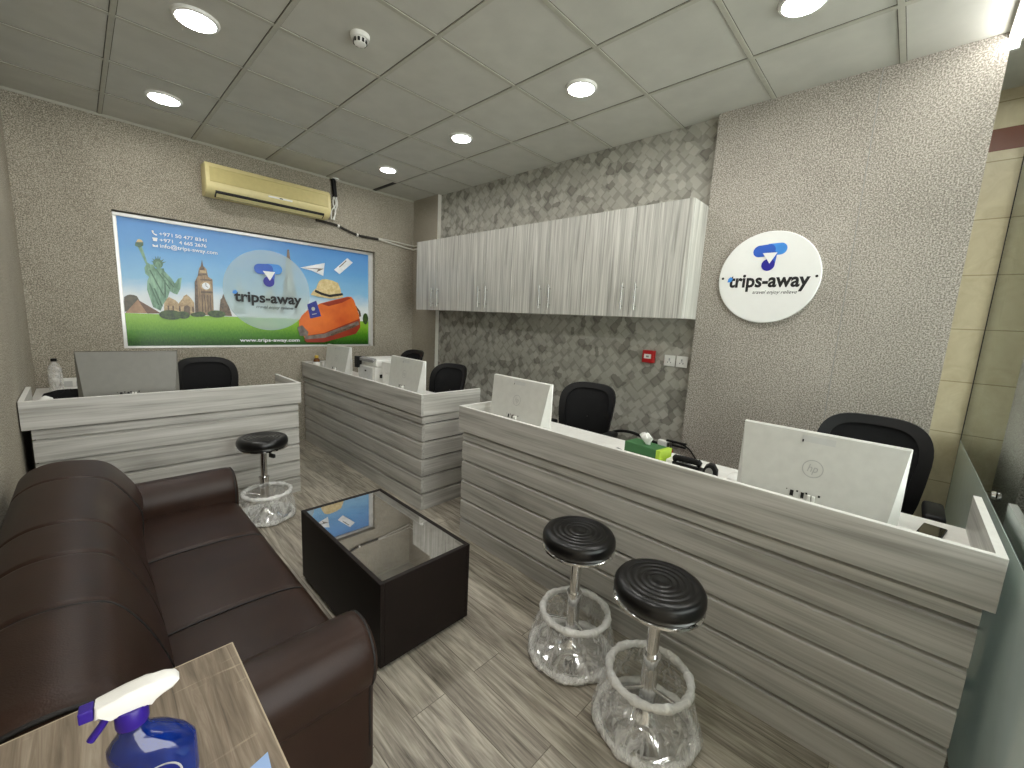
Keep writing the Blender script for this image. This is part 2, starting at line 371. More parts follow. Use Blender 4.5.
def struct(name, bm, mat, parent=None, smooth=None):
    o = ob(name, bm, mat, parent, smooth)
    o['kind'] = 'structure'
    return o

def dup(root, loc, rz, label, group=None):
    r = root.copy(); COL.objects.link(r); r.location = loc; r.rotation_euler = (0, 0, rz); r['label'] = label
    if group: r['group'] = group
    for ch in list(root.children):
        c = ch.copy(); COL.objects.link(c); c.parent = r
        for g in list(ch.children):
            d = g.copy(); COL.objects.link(d); d.parent = c
    return r

def B(): return bmesh.new()

def text_into(bm, s, x, z, height=None, width=None, mi=0, shear=0, offset=0., align='LEFT', plane=None):
    """letters as mesh faces; plane maps (u, v) to a point. width fits the run, height sets the capital height"""
    cu = bpy.data.curves.new('lettering', 'FONT'); cu.body = s; cu.size = 1; cu.shear = shear; cu.offset = offset; cu.resolution_u = 3
    o = bpy.data.objects.new('lettering', cu); COL.objects.link(o); bpy.context.view_layer.update()
    dg = bpy.context.evaluated_depsgraph_get(); me = bpy.data.meshes.new_from_object(o.evaluated_get(dg))
    xs = [v.co.x for v in me.vertices]; x0, x1 = min(xs), max(xs)
    sx = width / (x1 - x0); sy = (height / .70) if height else sx
    a = {'LEFT': x0, 'CENTER': (x0 + x1) / 2, 'RIGHT': x1}[align]
    vs = [bm.verts.new(plane(x + (v.co.x - a) * sx, z + v.co.y * sy)) for v in me.vertices]
    for p in me.polygons:
        try: bm.faces.new([vs[i] for i in p.vertices]).material_index = mi
        except ValueError: pass
    bpy.data.objects.remove(o); bpy.data.curves.remove(cu); bpy.data.meshes.remove(me)

def flat(bm, pts, plane, mi=0):
    f = bm.faces.new([bm.verts.new(plane(u, v)) for u, v in pts]); f.material_index = mi

def ell(cx, cz, rx, rz, n=40, a0=0, a1=2 * PI):
    return [(cx + rx * math.cos(a0 + (a1 - a0) * i / n), cz + rz * math.sin(a0 + (a1 - a0) * i / n)) for i in range(n if a1 - a0 > 6.2 else n + 1)]

def capsule(ax, az, bx, bz, r, n=14):
    t = math.atan2(bz - az, bx - ax)
    return [(bx + r * math.cos(t - PI / 2 + PI * i / n), bz + r * math.sin(t - PI / 2 + PI * i / n)) for i in range(n + 1)] + \
           [(ax + r * math.cos(t + PI / 2 + PI * i / n), az + r * math.sin(t + PI / 2 + PI * i / n)) for i in range(n + 1)]

def logo_mark(bm, cx, base, W, plane_at, mi):
    """blue T-shaped mark; W is the width of the word it stands over. mi = (mid, light, dark, white)"""
    def T(pts): return [(cx + u * W, base + v * W) for u, v in pts]
    flat(bm, T(capsule(.0, .288, .128, .292, .08)), plane_at(1), mi[1])
    flat(bm, T(capsule(-.128, .272, -.01, .282, .08)), plane_at(2), mi[0])
    flat(bm, T([(.082, .085), (.02, .02), (-.05, .22), (-.04, .345), (.03, .345), (.095, .215)]), plane_at(3), mi[0])
    flat(bm, T(ell(0.0, .08, .083, .083, 30)), plane_at(4), mi[2])
    flat(bm, T([(-.085, .245), (.098, .245), (.015, .095), (-.022, .155)]), plane_at(5), mi[3])

# ------------------------------------------------------------------ dimensions (metres; camera above the origin)
H = 1.4986
ZC = 2.968
XL, XR, XW, XT = -0.272, 3.165, 3.215, 3.85
YB, YF = 4.944, -2.3
YG = -.311                     # glass partition
PIL, PAN0, PAN1 = 4.41, -.137, 1.173

# ------------------------------------------------------------------ the room
b = B(); box(b, XL - .1, XT + .1, YF - .1, YB + .2, -.08, 0); struct('floor', b, M['floor'])
b = B(); box(b, XL - .1, XT + .1, YF - .1, YB + .2, ZC, ZC + .08); struct('ceiling', b, M['ceil'])
b = B(); box(b, XL - .1, XL, YF - .1, YB + .2, 0, ZC); struct('wall_left', b, M['speckle'])
OX0, OX1, OZ0, OZ1 = .262, 2.618, 1.078, 2.243
b = B()
box(b, XL, OX0, YB, YB + .1, 0, ZC); box(b, OX1, XW + .05, YB, YB + .1, 0, ZC)
box(b, OX0, OX1, YB, YB + .1, 0, OZ0); box(b, OX0, OX1, YB, YB + .1, OZ1, ZC)
box(b, OX0, OX1, YB + .095, YB + .15, OZ0, OZ1)
struct('wall_back', b, M['speckle'])
b = B(); box(b, XW, XW + .1, PAN1 - .3, YB, 0, ZC); struct('wall_right', b, M['diamond'])
b = B(); box(b, XR, XW, PIL + .004, YB, 0, ZC); struct('wall_pilaster', b, M['speckle'])
b = B(); box(b, XR + .002, XW, PIL, PIL + .004, 0, ZC); struct('trim_1', b, M['white_paint'])
b = B(); box(b, XR, XT + .1, .327, PAN1, 0, ZC); struct('wall_right_panel', b, M['speckle_light'])
b = B(); box(b, XR + .006, XT + .1, PAN0, .327, 0, ZC); struct('wall_right_near', b, M['speckle_light'])
b = B(); box(b, XR + .003, XR + .0075, .3235, .3305, 0, ZC); struct('trim_2', b, M['mid_grey'])
b = B(); box(b, XT, XT + .1, YF, PAN0, 0, ZC); struct('wall_tiled', b, M['marble'])
# suspended ceiling T-bars
b = B()
xs = [.243 + .6 * k for k in range(6)]; xs = [x for x in xs if x < XW]
ys = [4.446 - .6 * k for k in range(12)]
for x in xs: box(b, x - .012, x + .012, YF, YB, ZC - .006, ZC)
for y in ys: box(b, XL, XW, y - .012, y + .012, ZC - .0055, ZC)
struct('ceiling_grid', b, M['tbar'])
b = B()  # thin dark strips painting the shadow lines either side of each T-bar
for x in xs:
    for d in (-.0155, .0125): box(b, x + d, x + d + .003, YF, YB, ZC - .001, ZC)
for y in ys:
    for d in (-.0155, .0125): box(b, XL, XW, y + d, y + d + .003, ZC - .0012, ZC)
struct('ceiling_reveal_shadow', b, M['bar_gap_shadow'])
b = B(); box(b, 2.585, 2.625, 4.46, 4.94, ZC - .0075, ZC); struct('trim_3', b, M['dark_slot'])
b = B()
box(b, XL, XL + .008, YF, YB, ZC - .02, ZC); box(b, XL, XR, YB - .008, YB, ZC - .02, ZC); struct('trim_4', b, M['tbar'])

# ------------------------------------------------------------------ lamps
def downlight(x, y, r, label, grp, lens):
    t = thing('ceiling_downlight', label, 'ceiling light', (x, y, ZC), 0, grp)
    b = B(); lathe(b, [(r * .9, -.004), (r * .92, -.016), (r * 1.06, -.012), (r * 1.12, -.002), (r * 1.12, 0)], 40, cap=False); ob('trim_ring', b, M['white'], t, 40)
    b = B(); lathe(b, [(0.0001, -.013), (r * .55, -.0125), (r * .9, -.009), (r * .9, -.004)], 40, cap=False); ob('diffuser', b, M[lens], t, 40)
    return t
M['lamp_soft'] = emit('lamp_diffuser_flat', (1.0, .975, .94, 1), 22)
downlight(.545, 2.925, .095, 'larger round flat ceiling downlight nearest the smoke detector, towards the left', 'ceiling downlights', 'lamp_soft')
downlight(.555, 4.165, .098, 'round flat ceiling downlight above the left part of the poster', 'ceiling downlights', 'lamp_soft')
downlight(.545, .546, .095, 'added out-of-view round flat ceiling downlight above the spray bottle table', 'ceiling downlights', 'lamp_soft')  # unseen fixture, added to light the near left of the room
downlight(.545, 1.746, .095, 'added out-of-view round flat ceiling downlight above the sofa', 'ceiling downlights', 'lamp_soft')  # another unseen fixture, added for light over the sofa side
downlight(2.31, 1.725,   .088, 'glaring ceiling downlight in front of the near end of the cabinets', 'ceiling downlights', 'lamp')
downlight(2.31, 2.915, .082, 'ceiling downlight in front of the middle of the wall cabinets', 'ceiling downlights', 'lamp')
downlight(2.33, 4.13, .082, 'small-looking ceiling downlight farthest back, next to the dark ceiling slot', 'ceiling downlights', 'lamp')
downlight(2.345, .56, .09, 'ceiling downlight at the top edge above the round wall sign', 'ceiling downlights', 'lamp')
downlight(1.6, -1.1, .24, 'added out-of-view ceiling fill lamp behind the glass partition', 'ceiling downlights', 'lamp')  # oversized unseen lamp, added to brighten the frosted glass from behind
t = thing('fluorescent_light', 'bright fluorescent tube at the ceiling beside the glass partition', 'ceiling light', (2.35, -.15, ZC))
b = B(); tube(b, [(-.78, 0, -.05), (.86, 0, -.05)], .014, 14); ob('tube', b, M['tube_light'], t, 40)
b = B(); box(b, -.8, .88, -.025, .025, -.03, 0, .004); ob('batten', b, M['white'], t)
for x in (-.8, .87):
    b = B(); box(b, x - .012, x + .012, -.02, .02, -.068, -.028, .004); ob('end_cap', b, M['light_grey'], t)

t = thing('smoke_detector', 'small white round smoke detector on the ceiling', 'smoke detector', (1.166, 2.364, ZC))
b = B(); lathe(b, [(.0001, -.05), (.018, -.05), (.03, -.046), (.034, -.036), (.036, -.022)], 32, cap=False); ob('sensor_cap', b, M['white'], t, 35)
b = B(); lathe(b, [(.03, -.024), (.046, -.022), (.05, -.01), (.05, 0)], 32, cap=False); ob('base', b, M['white'], t, 35)
for k in range(10):
    a = 2 * PI * k / 10; b = B(); box(b, -.006, .006, .0325, .036, -.044, -.026); b.transform(Matrix.Rotation(a, 4, 'Z')); ob('vent_slot', b, M['dark_slot'], t)

# ------------------------------------------------------------------ printed window poster
PX0, PX1, PZ0, PZ1 = .29, 2.56, 1.098, 2.205
PY = YB + .068
t = thing('poster', 'wide travel agency poster with landmarks, suitcase and round white logo, set in the back wall', 'poster', (PX0, PY, PZ0))
W, Ht = PX1 - PX0, PZ1 - PZ0
b = B(); f0 = .026
box(b, -f0, W + f0, -.018, .02, Ht, Ht + .03, .003); box(b, -f0, W + f0, -.018, .02, -.02, 0, .003)
box(b, -f0, 0, -.018, .02, 0, Ht, .003); box(b, W, W + .056, -.018, .02, -.02, Ht + .03, .003)
ob('frame', b, M['alu'], t)
pm = ['sky_print', 'p_statue', 'p_statue_dk', 'p_stone', 'p_dark', 'p_tower', 'p_pyr', 'p_pyr_dk', 'p_bush', 'p_tree', 'p_lattice', 'p_faint', 'p_orange', 'p_orange_dk', 'p_hat', 'p_grey', 'p_white', 'p_navy', 'p_circle', 'ink']
ix = {k: i for i, k in enumerate(pm)}
LAY = [0]
def pl(layer): return lambda u, v: (u - PX0, -.0006 * layer, v - PZ0)
b = B()
box(b, 0, W, 0, .01, 0, Ht, mi=0)
def art(key, pts):
    LAY[0] += 1; flat(b, pts, pl(1 + LAY[0] * .25), ix[key])
art('p_tree', [(.291, 1.40), (.289, 1.46), (.295, 1.526), (.318, 1.545), (.335, 1.55), (.36, 1.548), (.379, 1.54), (.393, 1.504), (.43, 1.40)])
art('p_pyr', [(.293, 1.388), (.382, 1.51), (.537, 1.395)]); art('p_pyr_dk', [(.382, 1.51), (.537, 1.395), (.44, 1.39)])
art('p_stone', [(.556, 1.395), (.564, 1.508), (.6, 1.549), (.648, 1.521), (.665, 1.499), (.66, 1.395)])
art('p_stone', [(.653, 1.39), (.665, 1.491), (.699, 1.54), (.71, 1.565), (.733, 1.582), (.75, 1.565), (.763, 1.549), (.787, 1.507), (.784, 1.39)])
art('p_dark', [(.701, 1.392), (.705, 1.462), (.714, 1.475), (.727, 1.479), (.742, 1.475), (.752, 1.465), (.749, 1.392)])
for u in (.585, .62, .668, .768): art('p_dark', [(u, 1.42), (u, 1.47), (u + .012, 1.47), (u + .012, 1.42)])
art('p_statue', [(0.412, 1.971), (0.439, 1.982), (0.468, 1.842), (0.488, 1.827), (0.508, 1.829), (0.52, 1.797), (0.58, 1.804), (0.581, 1.782), (0.629, 1.719), (0.651, 1.676), (0.678, 1.724), (0.704, 1.735), (0.689, 1.633), (0.663, 1.576), (0.641, 1.582), (0.61, 1.603), (0.594, 1.548), (0.554, 1.476), (0.534, 1.42), (0.483, 1.45), (0.464, 1.538), (0.451, 1.604), (0.458, 1.679), (0.471, 1.717), (0.448, 1.744), (0.446, 1.795), (0.459, 1.823)])
for a_, b_ in (((.48, 1.78), (.56, 1.56)), ((.53, 1.78), (.61, 1.62)), ((.47, 1.66), (.52, 1.47)), ((.56, 1.76), (.64, 1.64)), ((.50, 1.62), (.545, 1.46)), ((.58, 1.70), (.57, 1.54))):
    art('p_statue_dk', [(a_[0] - .004, a_[1]), (a_[0] + .006, a_[1]), (b_[0] + .008, b_[1]), (b_[0] - .002, b_[1])])
for u, v in [(.503, 1.883), (.525, 1.905), (.545, 1.914), (.562, 1.908), (.587, 1.89), (.601, 1.867), (.494, 1.858)]:
    d = Vector((u - .541, v - 1.835)).normalized(); q = Vector((-d.y, d.x)) * .007
    art('p_statue_dk', [(.541 + d.x * .03 + q.x, 1.835 + d.y * .03 + q.y), (u, v), (.541 + d.x * .03 - q.x, 1.835 + d.y * .03 - q.y)])
art('p_statue_dk', ell(.541, 1.842, .034, .042, 24)); art('p_statue', ell(.542, 1.828, .022, .033, 20))
art('p_statue_dk', [(.394, 1.975), (.4, 2.005), (.452, 2.013), (.45, 1.984), (.423, 1.962)]); art('p_hat', [(.404, 2.006), (.414, 2.028), (.428, 2.036), (.444, 2.028), (.450, 2.013)])
art('p_tower', [(.787, 1.395), (.801, 1.706), (.827, 1.763), (.841, 1.836), (.858, 1.862), (.868, 1.922), (.874, 1.864), (.899, 1.835), (.909, 1.764), (.943, 1.741), (.937, 1.395)])
art('p_dark', [(.827, 1.763), (.858, 1.869), (.868, 1.922), (.874, 1.867), (.9, 1.779)]); art('p_stone', [(.84, 1.79), (.846, 1.82), (.89, 1.822), (.896, 1.795)])
art('p_dark', [(.787, 1.395), (.801, 1.706), (.822, 1.735), (.815, 1.395)])
art('p_dark', [(.84, 1.725), (.846, 1.738), (.936, 1.740), (.936, 1.727)]); art('p_dark', [(.843, 1.605), (.843, 1.622), (.938, 1.626), (.938, 1.609)])
for u in (.846, .868, .890, .912): art('p_dark', [(u, 1.42), (u, 1.59), (u + .008, 1.59), (u + .008, 1.42)])
art('p_stone', ell(.887, 1.674, .043, .044, 28)); art('p_white', ell(.887, 1.674, .032, .033, 28))
art('p_dark', [(.885, 1.674), (.884, 1.702), (.889, 1.702), (.889, 1.674)]); art('p_dark', [(.886, 1.672), (.886, 1.677), (.906, 1.664), (.904, 1.66)])
art('p_dark', [(.975, 1.395), (.983, 1.423), (.999, 1.553), (1.012, 1.57), (1.025, 1.613), (1.035, 1.575), (1.048, 1.557), (1.075, 1.46), (1.09, 1.395)])
for u, v, rx, rz in [(.605, 1.385, .085, .045), (.696, 1.388, .05, .035), (.83, 1.402, .04, .025), (.96, 1.41, .075, .035), (.80, 1.395, .05, .02), (2.52, 1.42, .035, .07)]:
    art('p_bush', [(min(PX1 - .002, p), q) for p, q in ell(u, v, rx, rz, 18)])
art('p_faint', [(1.166, 1.80), (1.175, 1.692), (1.199, 1.632), (1.213, 1.43), (1.103, 1.43), (1.124, 1.626), (1.151, 1.69)])
art('p_faint', [(1.39, 1.44), (1.395, 1.6), (1.42, 1.68), (1.445, 1.7), (1.47, 1.68), (1.495, 1.6), (1.5, 1.44)])
# lattice tower
art('p_lattice', [(1.629, 2.129), (1.647, 2.132), (1.657, 2.019), (1.669, 1.888), (1.703, 1.664), (1.74, 1.44), (1.69, 1.44), (1.66, 1.62), (1.612, 1.62), (1.575, 1.44), (1.525, 1.44), (1.57, 1.653), (1.6, 1.847), (1.617, 2.013)])
art('p_faint', [(1.63, 1.99), (1.645, 1.99), (1.655, 1.87), (1.625, 1.87)]); art('p_faint', [(1.622, 1.83), (1.657, 1.83), (1.67, 1.70), (1.607, 1.70)])
for zz, hw in ((1.86, .045), (1.665, .072), (2.02, .025)): art('p_dark', [(1.636 - hw, zz), (1.636 + hw, zz), (1.636 + hw, zz + .012), (1.636 - hw, zz + .012)])
art('p_circle', ell(1.436, 1.675, .414, .416, 72))
art('p_white', [(1.756, 1.955), (2.025, 2.039), (2.007, 1.891), (1.876, 1.937)]); art('p_grey', [(1.756, 1.953), (2.018, 1.975), (1.93, 1.925), (1.95, 1.958)])
art('p_white', [(2.293, 2.131), (2.36, 2.086), (2.196, 1.933), (2.132, 1.976)]); art('p_grey', [(2.275, 2.10), (2.283, 2.094), (2.20, 2.01), (2.19, 2.016)])
art('p_dark', [(2.376, 1.60), (2.45, 1.51), (2.462, 1.45), (2.44, 1.44), (2.43, 1.50), (2.37, 1.57)])
art('p_orange', [(1.728, 1.373), (1.76, 1.43), (1.832, 1.499), (1.972, 1.578), (2.29, 1.677), (2.335, 1.678), (2.37, 1.641), (2.435, 1.464), (2.449, 1.31), (2.393, 1.231), (1.999, 1.126), (1.806, 1.127), (1.773, 1.198), (1.726, 1.294)])
art('p_orange_dk', [(1.972, 1.572), (2.02, 1.59), (2.30, 1.672), (2.33, 1.66), (2.22, 1.60), (2.06, 1.55)])
art('p_orange_dk', [(1.781, 1.153), (1.79, 1.2), (2.001, 1.235), (2.445, 1.42), (2.449, 1.31), (2.393, 1.231), (1.999, 1.126), (1.806, 1.127)])
art('p_grey', [(1.782, 1.195), (2.001, 1.226), (2.425, 1.39), (2.437, 1.345), (2.009, 1.178), (1.789, 1.16)]); art('p_dark', [(2.08, 1.225), (2.38, 1.345), (2.40, 1.32), (2.09, 1.20)])
art('p_grey', [(1.709, 1.294), (1.76, 1.321), (1.826, 1.243), (1.816, 1.198), (1.732, 1.20)])
art('p_hat', [(1.861, 1.667), (1.88, 1.70), (1.914, 1.738), (2.231, 1.70), (2.235, 1.67), (2.16, 1.645), (2.081, 1.638), (1.939, 1.652)])
art('p_hat', [(1.914, 1.707), (1.935, 1.78), (1.96, 1.83), (1.99, 1.85), (2.034, 1.859), (2.11, 1.85), (2.176, 1.828), (2.205, 1.76), (2.216, 1.699), (2.06, 1.67)])
art('ink', [(1.914, 1.73), (1.99, 1.70), (2.073, 1.684), (2.228, 1.715), (2.235, 1.689), (2.078, 1.655), (1.98, 1.672), (1.905, 1.702)])
art('p_navy', [(1.819, 1.556), (1.92, 1.605), (1.973, 1.43), (1.85, 1.398)]); art('p_faint', ell(1.885, 1.51, .02, .022, 16)); art('p_faint', [(1.87, 1.45), (1.92, 1.462), (1.922, 1.454), (1.872, 1.442)])
ob('print_panel', b, [M[k] for k in pm], t)
mats = [M['print_white'], M['ink'], M['logo_mid'], M['logo_light'], M['logo_dark']]
P9 = pl(36)
def line(name, body, x, z, h, w_, mi, sh=0, off=0.):
    b = B(); text_into(b, body, x, z, h, w_, mi, plane=P9, shear=sh, offset=off); ob(name, b, mats, t)
line('country_code', '+971', .562, 2.088, .03, .094, 0, 0, .012)
line('phone_number', '50 477 8341', .675, 2.088, .03, .235, 0, 0, .012)
line('country_code', '+971', .562, 2.035, .03, .094, 0, 0, .012)
line('phone_number', '4 665 2676', .70, 2.035, .03, .207, 0, 0, .012)
line('email_address', 'info@trips-away.com', .562, 1.983, .034, .43, 0, 0, .012)
line('web_address', 'www.trips-away.com', 1.144, 1.136, .034, .58, 0, 0, .014)
line('wordmark', 'trips-away', 1.112, 1.549, .105, .645, 1, 0, .03)
line('tagline', 'travel enjoy relieve', 1.307, 1.488, .033, .36, 1, .35)
b = B(); flat(b, [(.512, 2.122), (.522, 2.126), (.527, 2.113), (.523, 2.108), (.535, 2.096), (.541, 2.098), (.55, 2.090), (.543, 2.083), (.532, 2.086), (.515, 2.104)], P9, 0); ob('phone_icon', b, mats, t)
b = B(); flat(b, [(.512, 2.056), (.514, 2.064), (.548, 2.064), (.55, 2.056), (.546, 2.052), (.544, 2.034), (.518, 2.034), (.516, 2.052)], P9, 0); ob('phone_icon', b, mats, t)
b = B(); flat(b, [(.512, 1.984), (.512, 2.006), (.53, 1.994), (.548, 2.006), (.548, 1.984)], P9, 0); ob('envelope_icon', b, mats, t)
b = B(); flat(b, [(1.10, 1.625), (1.105, 1.65), (1.13, 1.66), (1.145, 1.64), (1.128, 1.618)], pl(37), 3); ob('blue_flash', b, mats, t)
b = B(); logo_mark(b, 1.434, 1.718, .64, lambda k: pl(36 + k * .5), (2, 3, 4, 0)); ob('logo_mark', b, mats, t)

# ------------------------------------------------------------------ round wall sign
t = thing('wall_sign', 'round white wall sign with blue T mark and black wordmark on the speckled panel', 'sign', (XR, .742, 1.856), 0)
b = B()
lathe(b, [(.0001, 0), (.288, 0), (.293, .004), (.293, .022), (.288, .026), (.0001, .026)], 72); b.transform(Matrix.Rotation(-PI / 2, 4, 'Y'))
ob('disc', b, M['sign_white'], t, 30)
def sp_(layer): return lambda u, v: (-.0264 - .0004 * layer, -(u + .742), v - 1.856)
def lift(layer): return lambda u, v: (-.034 - .0004 * layer, -(u + .742), v - 1.856)
smats = [M['ink'], M['logo_mid'], M['logo_light'], M['logo_dark'], M['sign_white']]
b = B(); text_into(b, 'trips-away', -.969, 1.797, .086, .466, 0, plane=sp_(1), offset=.03); ob('wordmark', b, smats, t)
b = B(); flat(b, [(-.977, 1.83), (-.973, 1.853), (-.958, 1.866), (-.944, 1.852), (-.955, 1.83)], sp_(3), 2); ob('blue_flash', b, smats, t)
b = B(); text_into(b, 'travel enjoy relieve', -.812, 1.752, .022, .25, 0, plane=sp_(1), shear=.35); ob('tagline', b, smats, t)
b = B(); logo_mark(b, -.744, 1.899, .46, lambda k: sp_(1 + k), (1, 2, 3, 4)); ob('logo_mark', b, smats, t)
for u in (-1.009, -.473):
    b = B(); lathe(b, [(.0001, .004), (.006, .003), (.008, 0)], 16, cap=False); b.transform(Matrix.Rotation(-PI / 2, 4, 'Y'))
    ob('screw', b, M['dark_slot'], t, loc=(-.026, -(u + .742), 0))

# ------------------------------------------------------------------ air conditioner and its pipes
t = thing('air_conditioner', 'yellowed split air conditioner high on the back wall above the poster', 'air conditioner', (.888, YB, 2.486))
L = 1.112
b = B(); prism(b, [(0, .006), (-.12, .0), (-.175, .03), (-.198, .07), (-.2, .10), (-.192, .25), (-.165, .278), (0, .282)], 'x', 0, L, .008); ob('housing', b, M['ac'], t, 40)
b = B(); prism(b, [(-.2, .112), (-.204, .118), (-.198, .232), (-.190, .244)], 'x', .03, L - .03); ob('front_panel', b, M['ac_panel'], t)
b = B(); prism(b, [(-.132, -.001), (-.183, .036), (-.189, .045), (-.187, .028), (-.136, -.007)], 'x', .07, L - .07); lv = ob('air_outlet', b, M['dark_slot'], t)
b = B(); prism(b, [(-.142, -.002), (-.176, .022), (-.179, .019), (-.145, -.006)], 'x', .08, L - .08); ob('louver', b, M['ac'], lv)
b = B(); box(b, .50, .72, -.204, -.196, .085, .1, .002); ob('display_strip', b, M['white'], t)
b = B(); box(b, .60, .63, -.2055, -.203, .088, .097, .001); ob('indicator', b, M['dark_slot'], t)
# pipes
t = thing('refrigerant_pipe', 'dark insulated pipe running from the air conditioner along the back wall, then white', 'pipe', (2.1, YB - .02, 2.4))
b = B(); tube(b, spline([(-.2, -.02, .075), (.02, 0, .07), (.15, 0, .035), (.28, 0, .004), (.42, 0, 0), (.55, 0, 0)]), .014, 10); ob('insulated_pipe', b, M['pipe_dark'], t, 60)
b = B(); tube(b, spline([(.55, 0, .002), (.8, 0, -.028), (1.045, -.0, -.05), (1.05, -.02, -.05), (1.05, -.4, -.05)]), .010, 10); ob('white_pipe', b, M['white_paint'], t, 60)
b = B(); tube(b, spline([(.55, 0, .012), (.8, -.01, .005), (1.04, -.01, -.005), (1.05, -.03, -.008), (1.05, -.4, -.01)]), .007, 8); ob('white_pipe', b, M['white_paint'], t, 60)
for x, z in ((.045, .065), (.27, .006)):
    b = B(); tube(b, [(x, 0, z), (x + .02, 0, z - .004)], .018, 10); ob('pipe_tie', b, M['white'], t, 60)
t = thing('cable_bundle', 'black and white cables hanging from the ceiling beside the air conditioner', 'cable', (2.105, YB - .03, ZC))
b = B(); tube(b, spline([(-.01, 0, -.012), (.0, 0, -.06), (.01, 0, -.2)]), .026, 10); ob('black_sleeve', b, M['black'], t, 60)
for dx, sw in ((-.012, .03), (.004, -.02), (.02, .012)):
    b = B(); tube(b, spline([(dx, 0, -.18), (dx + sw, -.01, -.27), (dx - sw * .6, 0, -.36), (dx - .02, 0, -.45)]), .0075, 8); ob('white_cable', b, M['white'], t, 60)
b = B(); box(b, -.02, .05, -.03, .02, -.014, 0, .004); ob('ceiling_plate', b, M['white'], t)

# ------------------------------------------------------------------ wall cabinets (four two-door units)
CX, CZ0, CZ1 = 2.906, 1.571, 2.365
cab_lab = ['wall cabinet pair nearest the round sign, pale grey wood with its side panel showing', 'second pale grey wood wall cabinet from the round sign', 'third pale grey wood wall cabinet from the round sign, second from the back corner', 'pale grey wood wall cabinet at the back corner end of the row']
ulen = (4.46 - 1.173) / 4
for k in range(4):
    y0 = 1.173 + k * ulen; y1 = y0 + ulen
    t = thing('wall_cabinet', cab_lab[k], 'cabinet', (CX, (y0 + y1) / 2, CZ0), 0, 'wall cabinets above the desks')
    h = ulen / 2; bx = (XW if k < 3 else XR) - CX
    b = B(); box(b, .0195, bx, -h + .0005, h - .0005, 0, CZ1 - CZ0); ob('carcass', b, M['lam_v'], t)
    for s in (-1, 1):
        yy0, yy1 = (-h + .001, -.0015) if s < 0 else (.0015, h - .001)
        b = B(); box(b, 0, .018, yy0, yy1, -.004, CZ1 - CZ0, .0012, 1); d = ob('door', b, M['lam_v'], t)
        b = B(); y = s * .055
        tube(b, [(-.03, y, .045), (-.03, y, .245)], .006, 10)
        for z in (.075, .215): tube(b, [(-.03, y, z), (.0, y, z)], .0045, 8)
        ob('handle', b, M['steel'], d, 50)

# ------------------------------------------------------------------ reception counters
ZT, ZF = .9168, .7513
def counter(label, loc, rz, L, D, insL, insR, endclad=False):
    t = thing('reception_counter', label, 'counter', loc, rz, 'slatted grey wood reception counters')
    b = B(); box(b, 0, L, 0, .022, ZF, ZT - .0015, .001, 1); ob('fascia', b, M['lam_h'], t)
    b = B(); box(b, 0, .022, .022, D, ZF, ZT - .0015, .001, 1); ob('side_fascia', b, M['lam_d'], t)
    b = B(); box(b, L - .022, L, .022, D, ZF, ZT - .0015, .001, 1); ob('side_fascia', b, M['lam_d'], t)
    b = B(); box(b, 0, L, 0, .022, ZT - .0015, ZT); box(b, 0, .022, .022, D, ZT - .0015, ZT); box(b, L - .022, L, .022, D, ZT - .0015, ZT); ob('edge_band', b, M['edge'], t)
    b = B(); box(b, .022, L - .022, .022, D, .755, .777); ob('desktop', b, M['white_top'], t)
    rows = [(0, .1275)] + [(.1385 * k, .1385 * k + .1275) for k in range(1, 5)] + [(.6925, .7465)]
    x0, x1 = insL, L - insR
    b = B()
    for z0, z1 in rows:
        prism(b, [(.014, z0), (.014, z1 - .012), (.034, z1), (.04, z1), (.04, z0)], 'x', x0, x1)
    ob('slat_cladding', b, M['lam_h'], t)
    if endclad:
        b = B()
        for z0, z1 in rows:
            prism(b, [(x1, z0), (x1, z1 - .010), (x1 - .016, z1), (x1 - .024, z1), (x1 - .024, z0)], 'y', .0405, D - .01)
        ob('end_cladding', b, M['lam_d'], t)
    e = .026 if endclad else .012
    b = B(); box(b, x0 + .012, x1 - e, .041, .06, 0, .7505); ob('backing_panel', b, M['lam_h'], t)
    for xa in (x0 + .004, x1 - e - .012):
        b = B(); box(b, xa, xa + .02, .0605, D - .03, 0, .7545); ob('side_panel', b, M['black_panel'], t)
    return t
counter('short grey wood slatted counter in the back left corner under the poster', (XL + .006, 3.482, 0), 0, 1.47, .567, .035, .02)
counter('middle grey wood slatted counter reaching the back wall, behind the coffee table', (1.7209, 4.93, 0), -PI / 2, 2.377, .584, .02, .005, True)
counter('long grey wood slatted counter at the front right with two bar stools before it', (1.7247, 2.1151, 0), -PI / 2, 2.3925, .634, .03, .022)

# small return shelf under the bottle
t = thing('side_desk', 'grey wood return desk along the left wall behind the back left counter', 'desk', (XL + .003, 4.06, 0))
b = B(); box(b, 0, .36, 0, .85, .752, .777, .001, 1); ob('desktop', b, M['white_top'], t)
for y in (.02, .81):
    b = B(); box(b, .02, .34, y, y + .02, 0, .752); ob('side_panel', b, M['lam_v'], t)

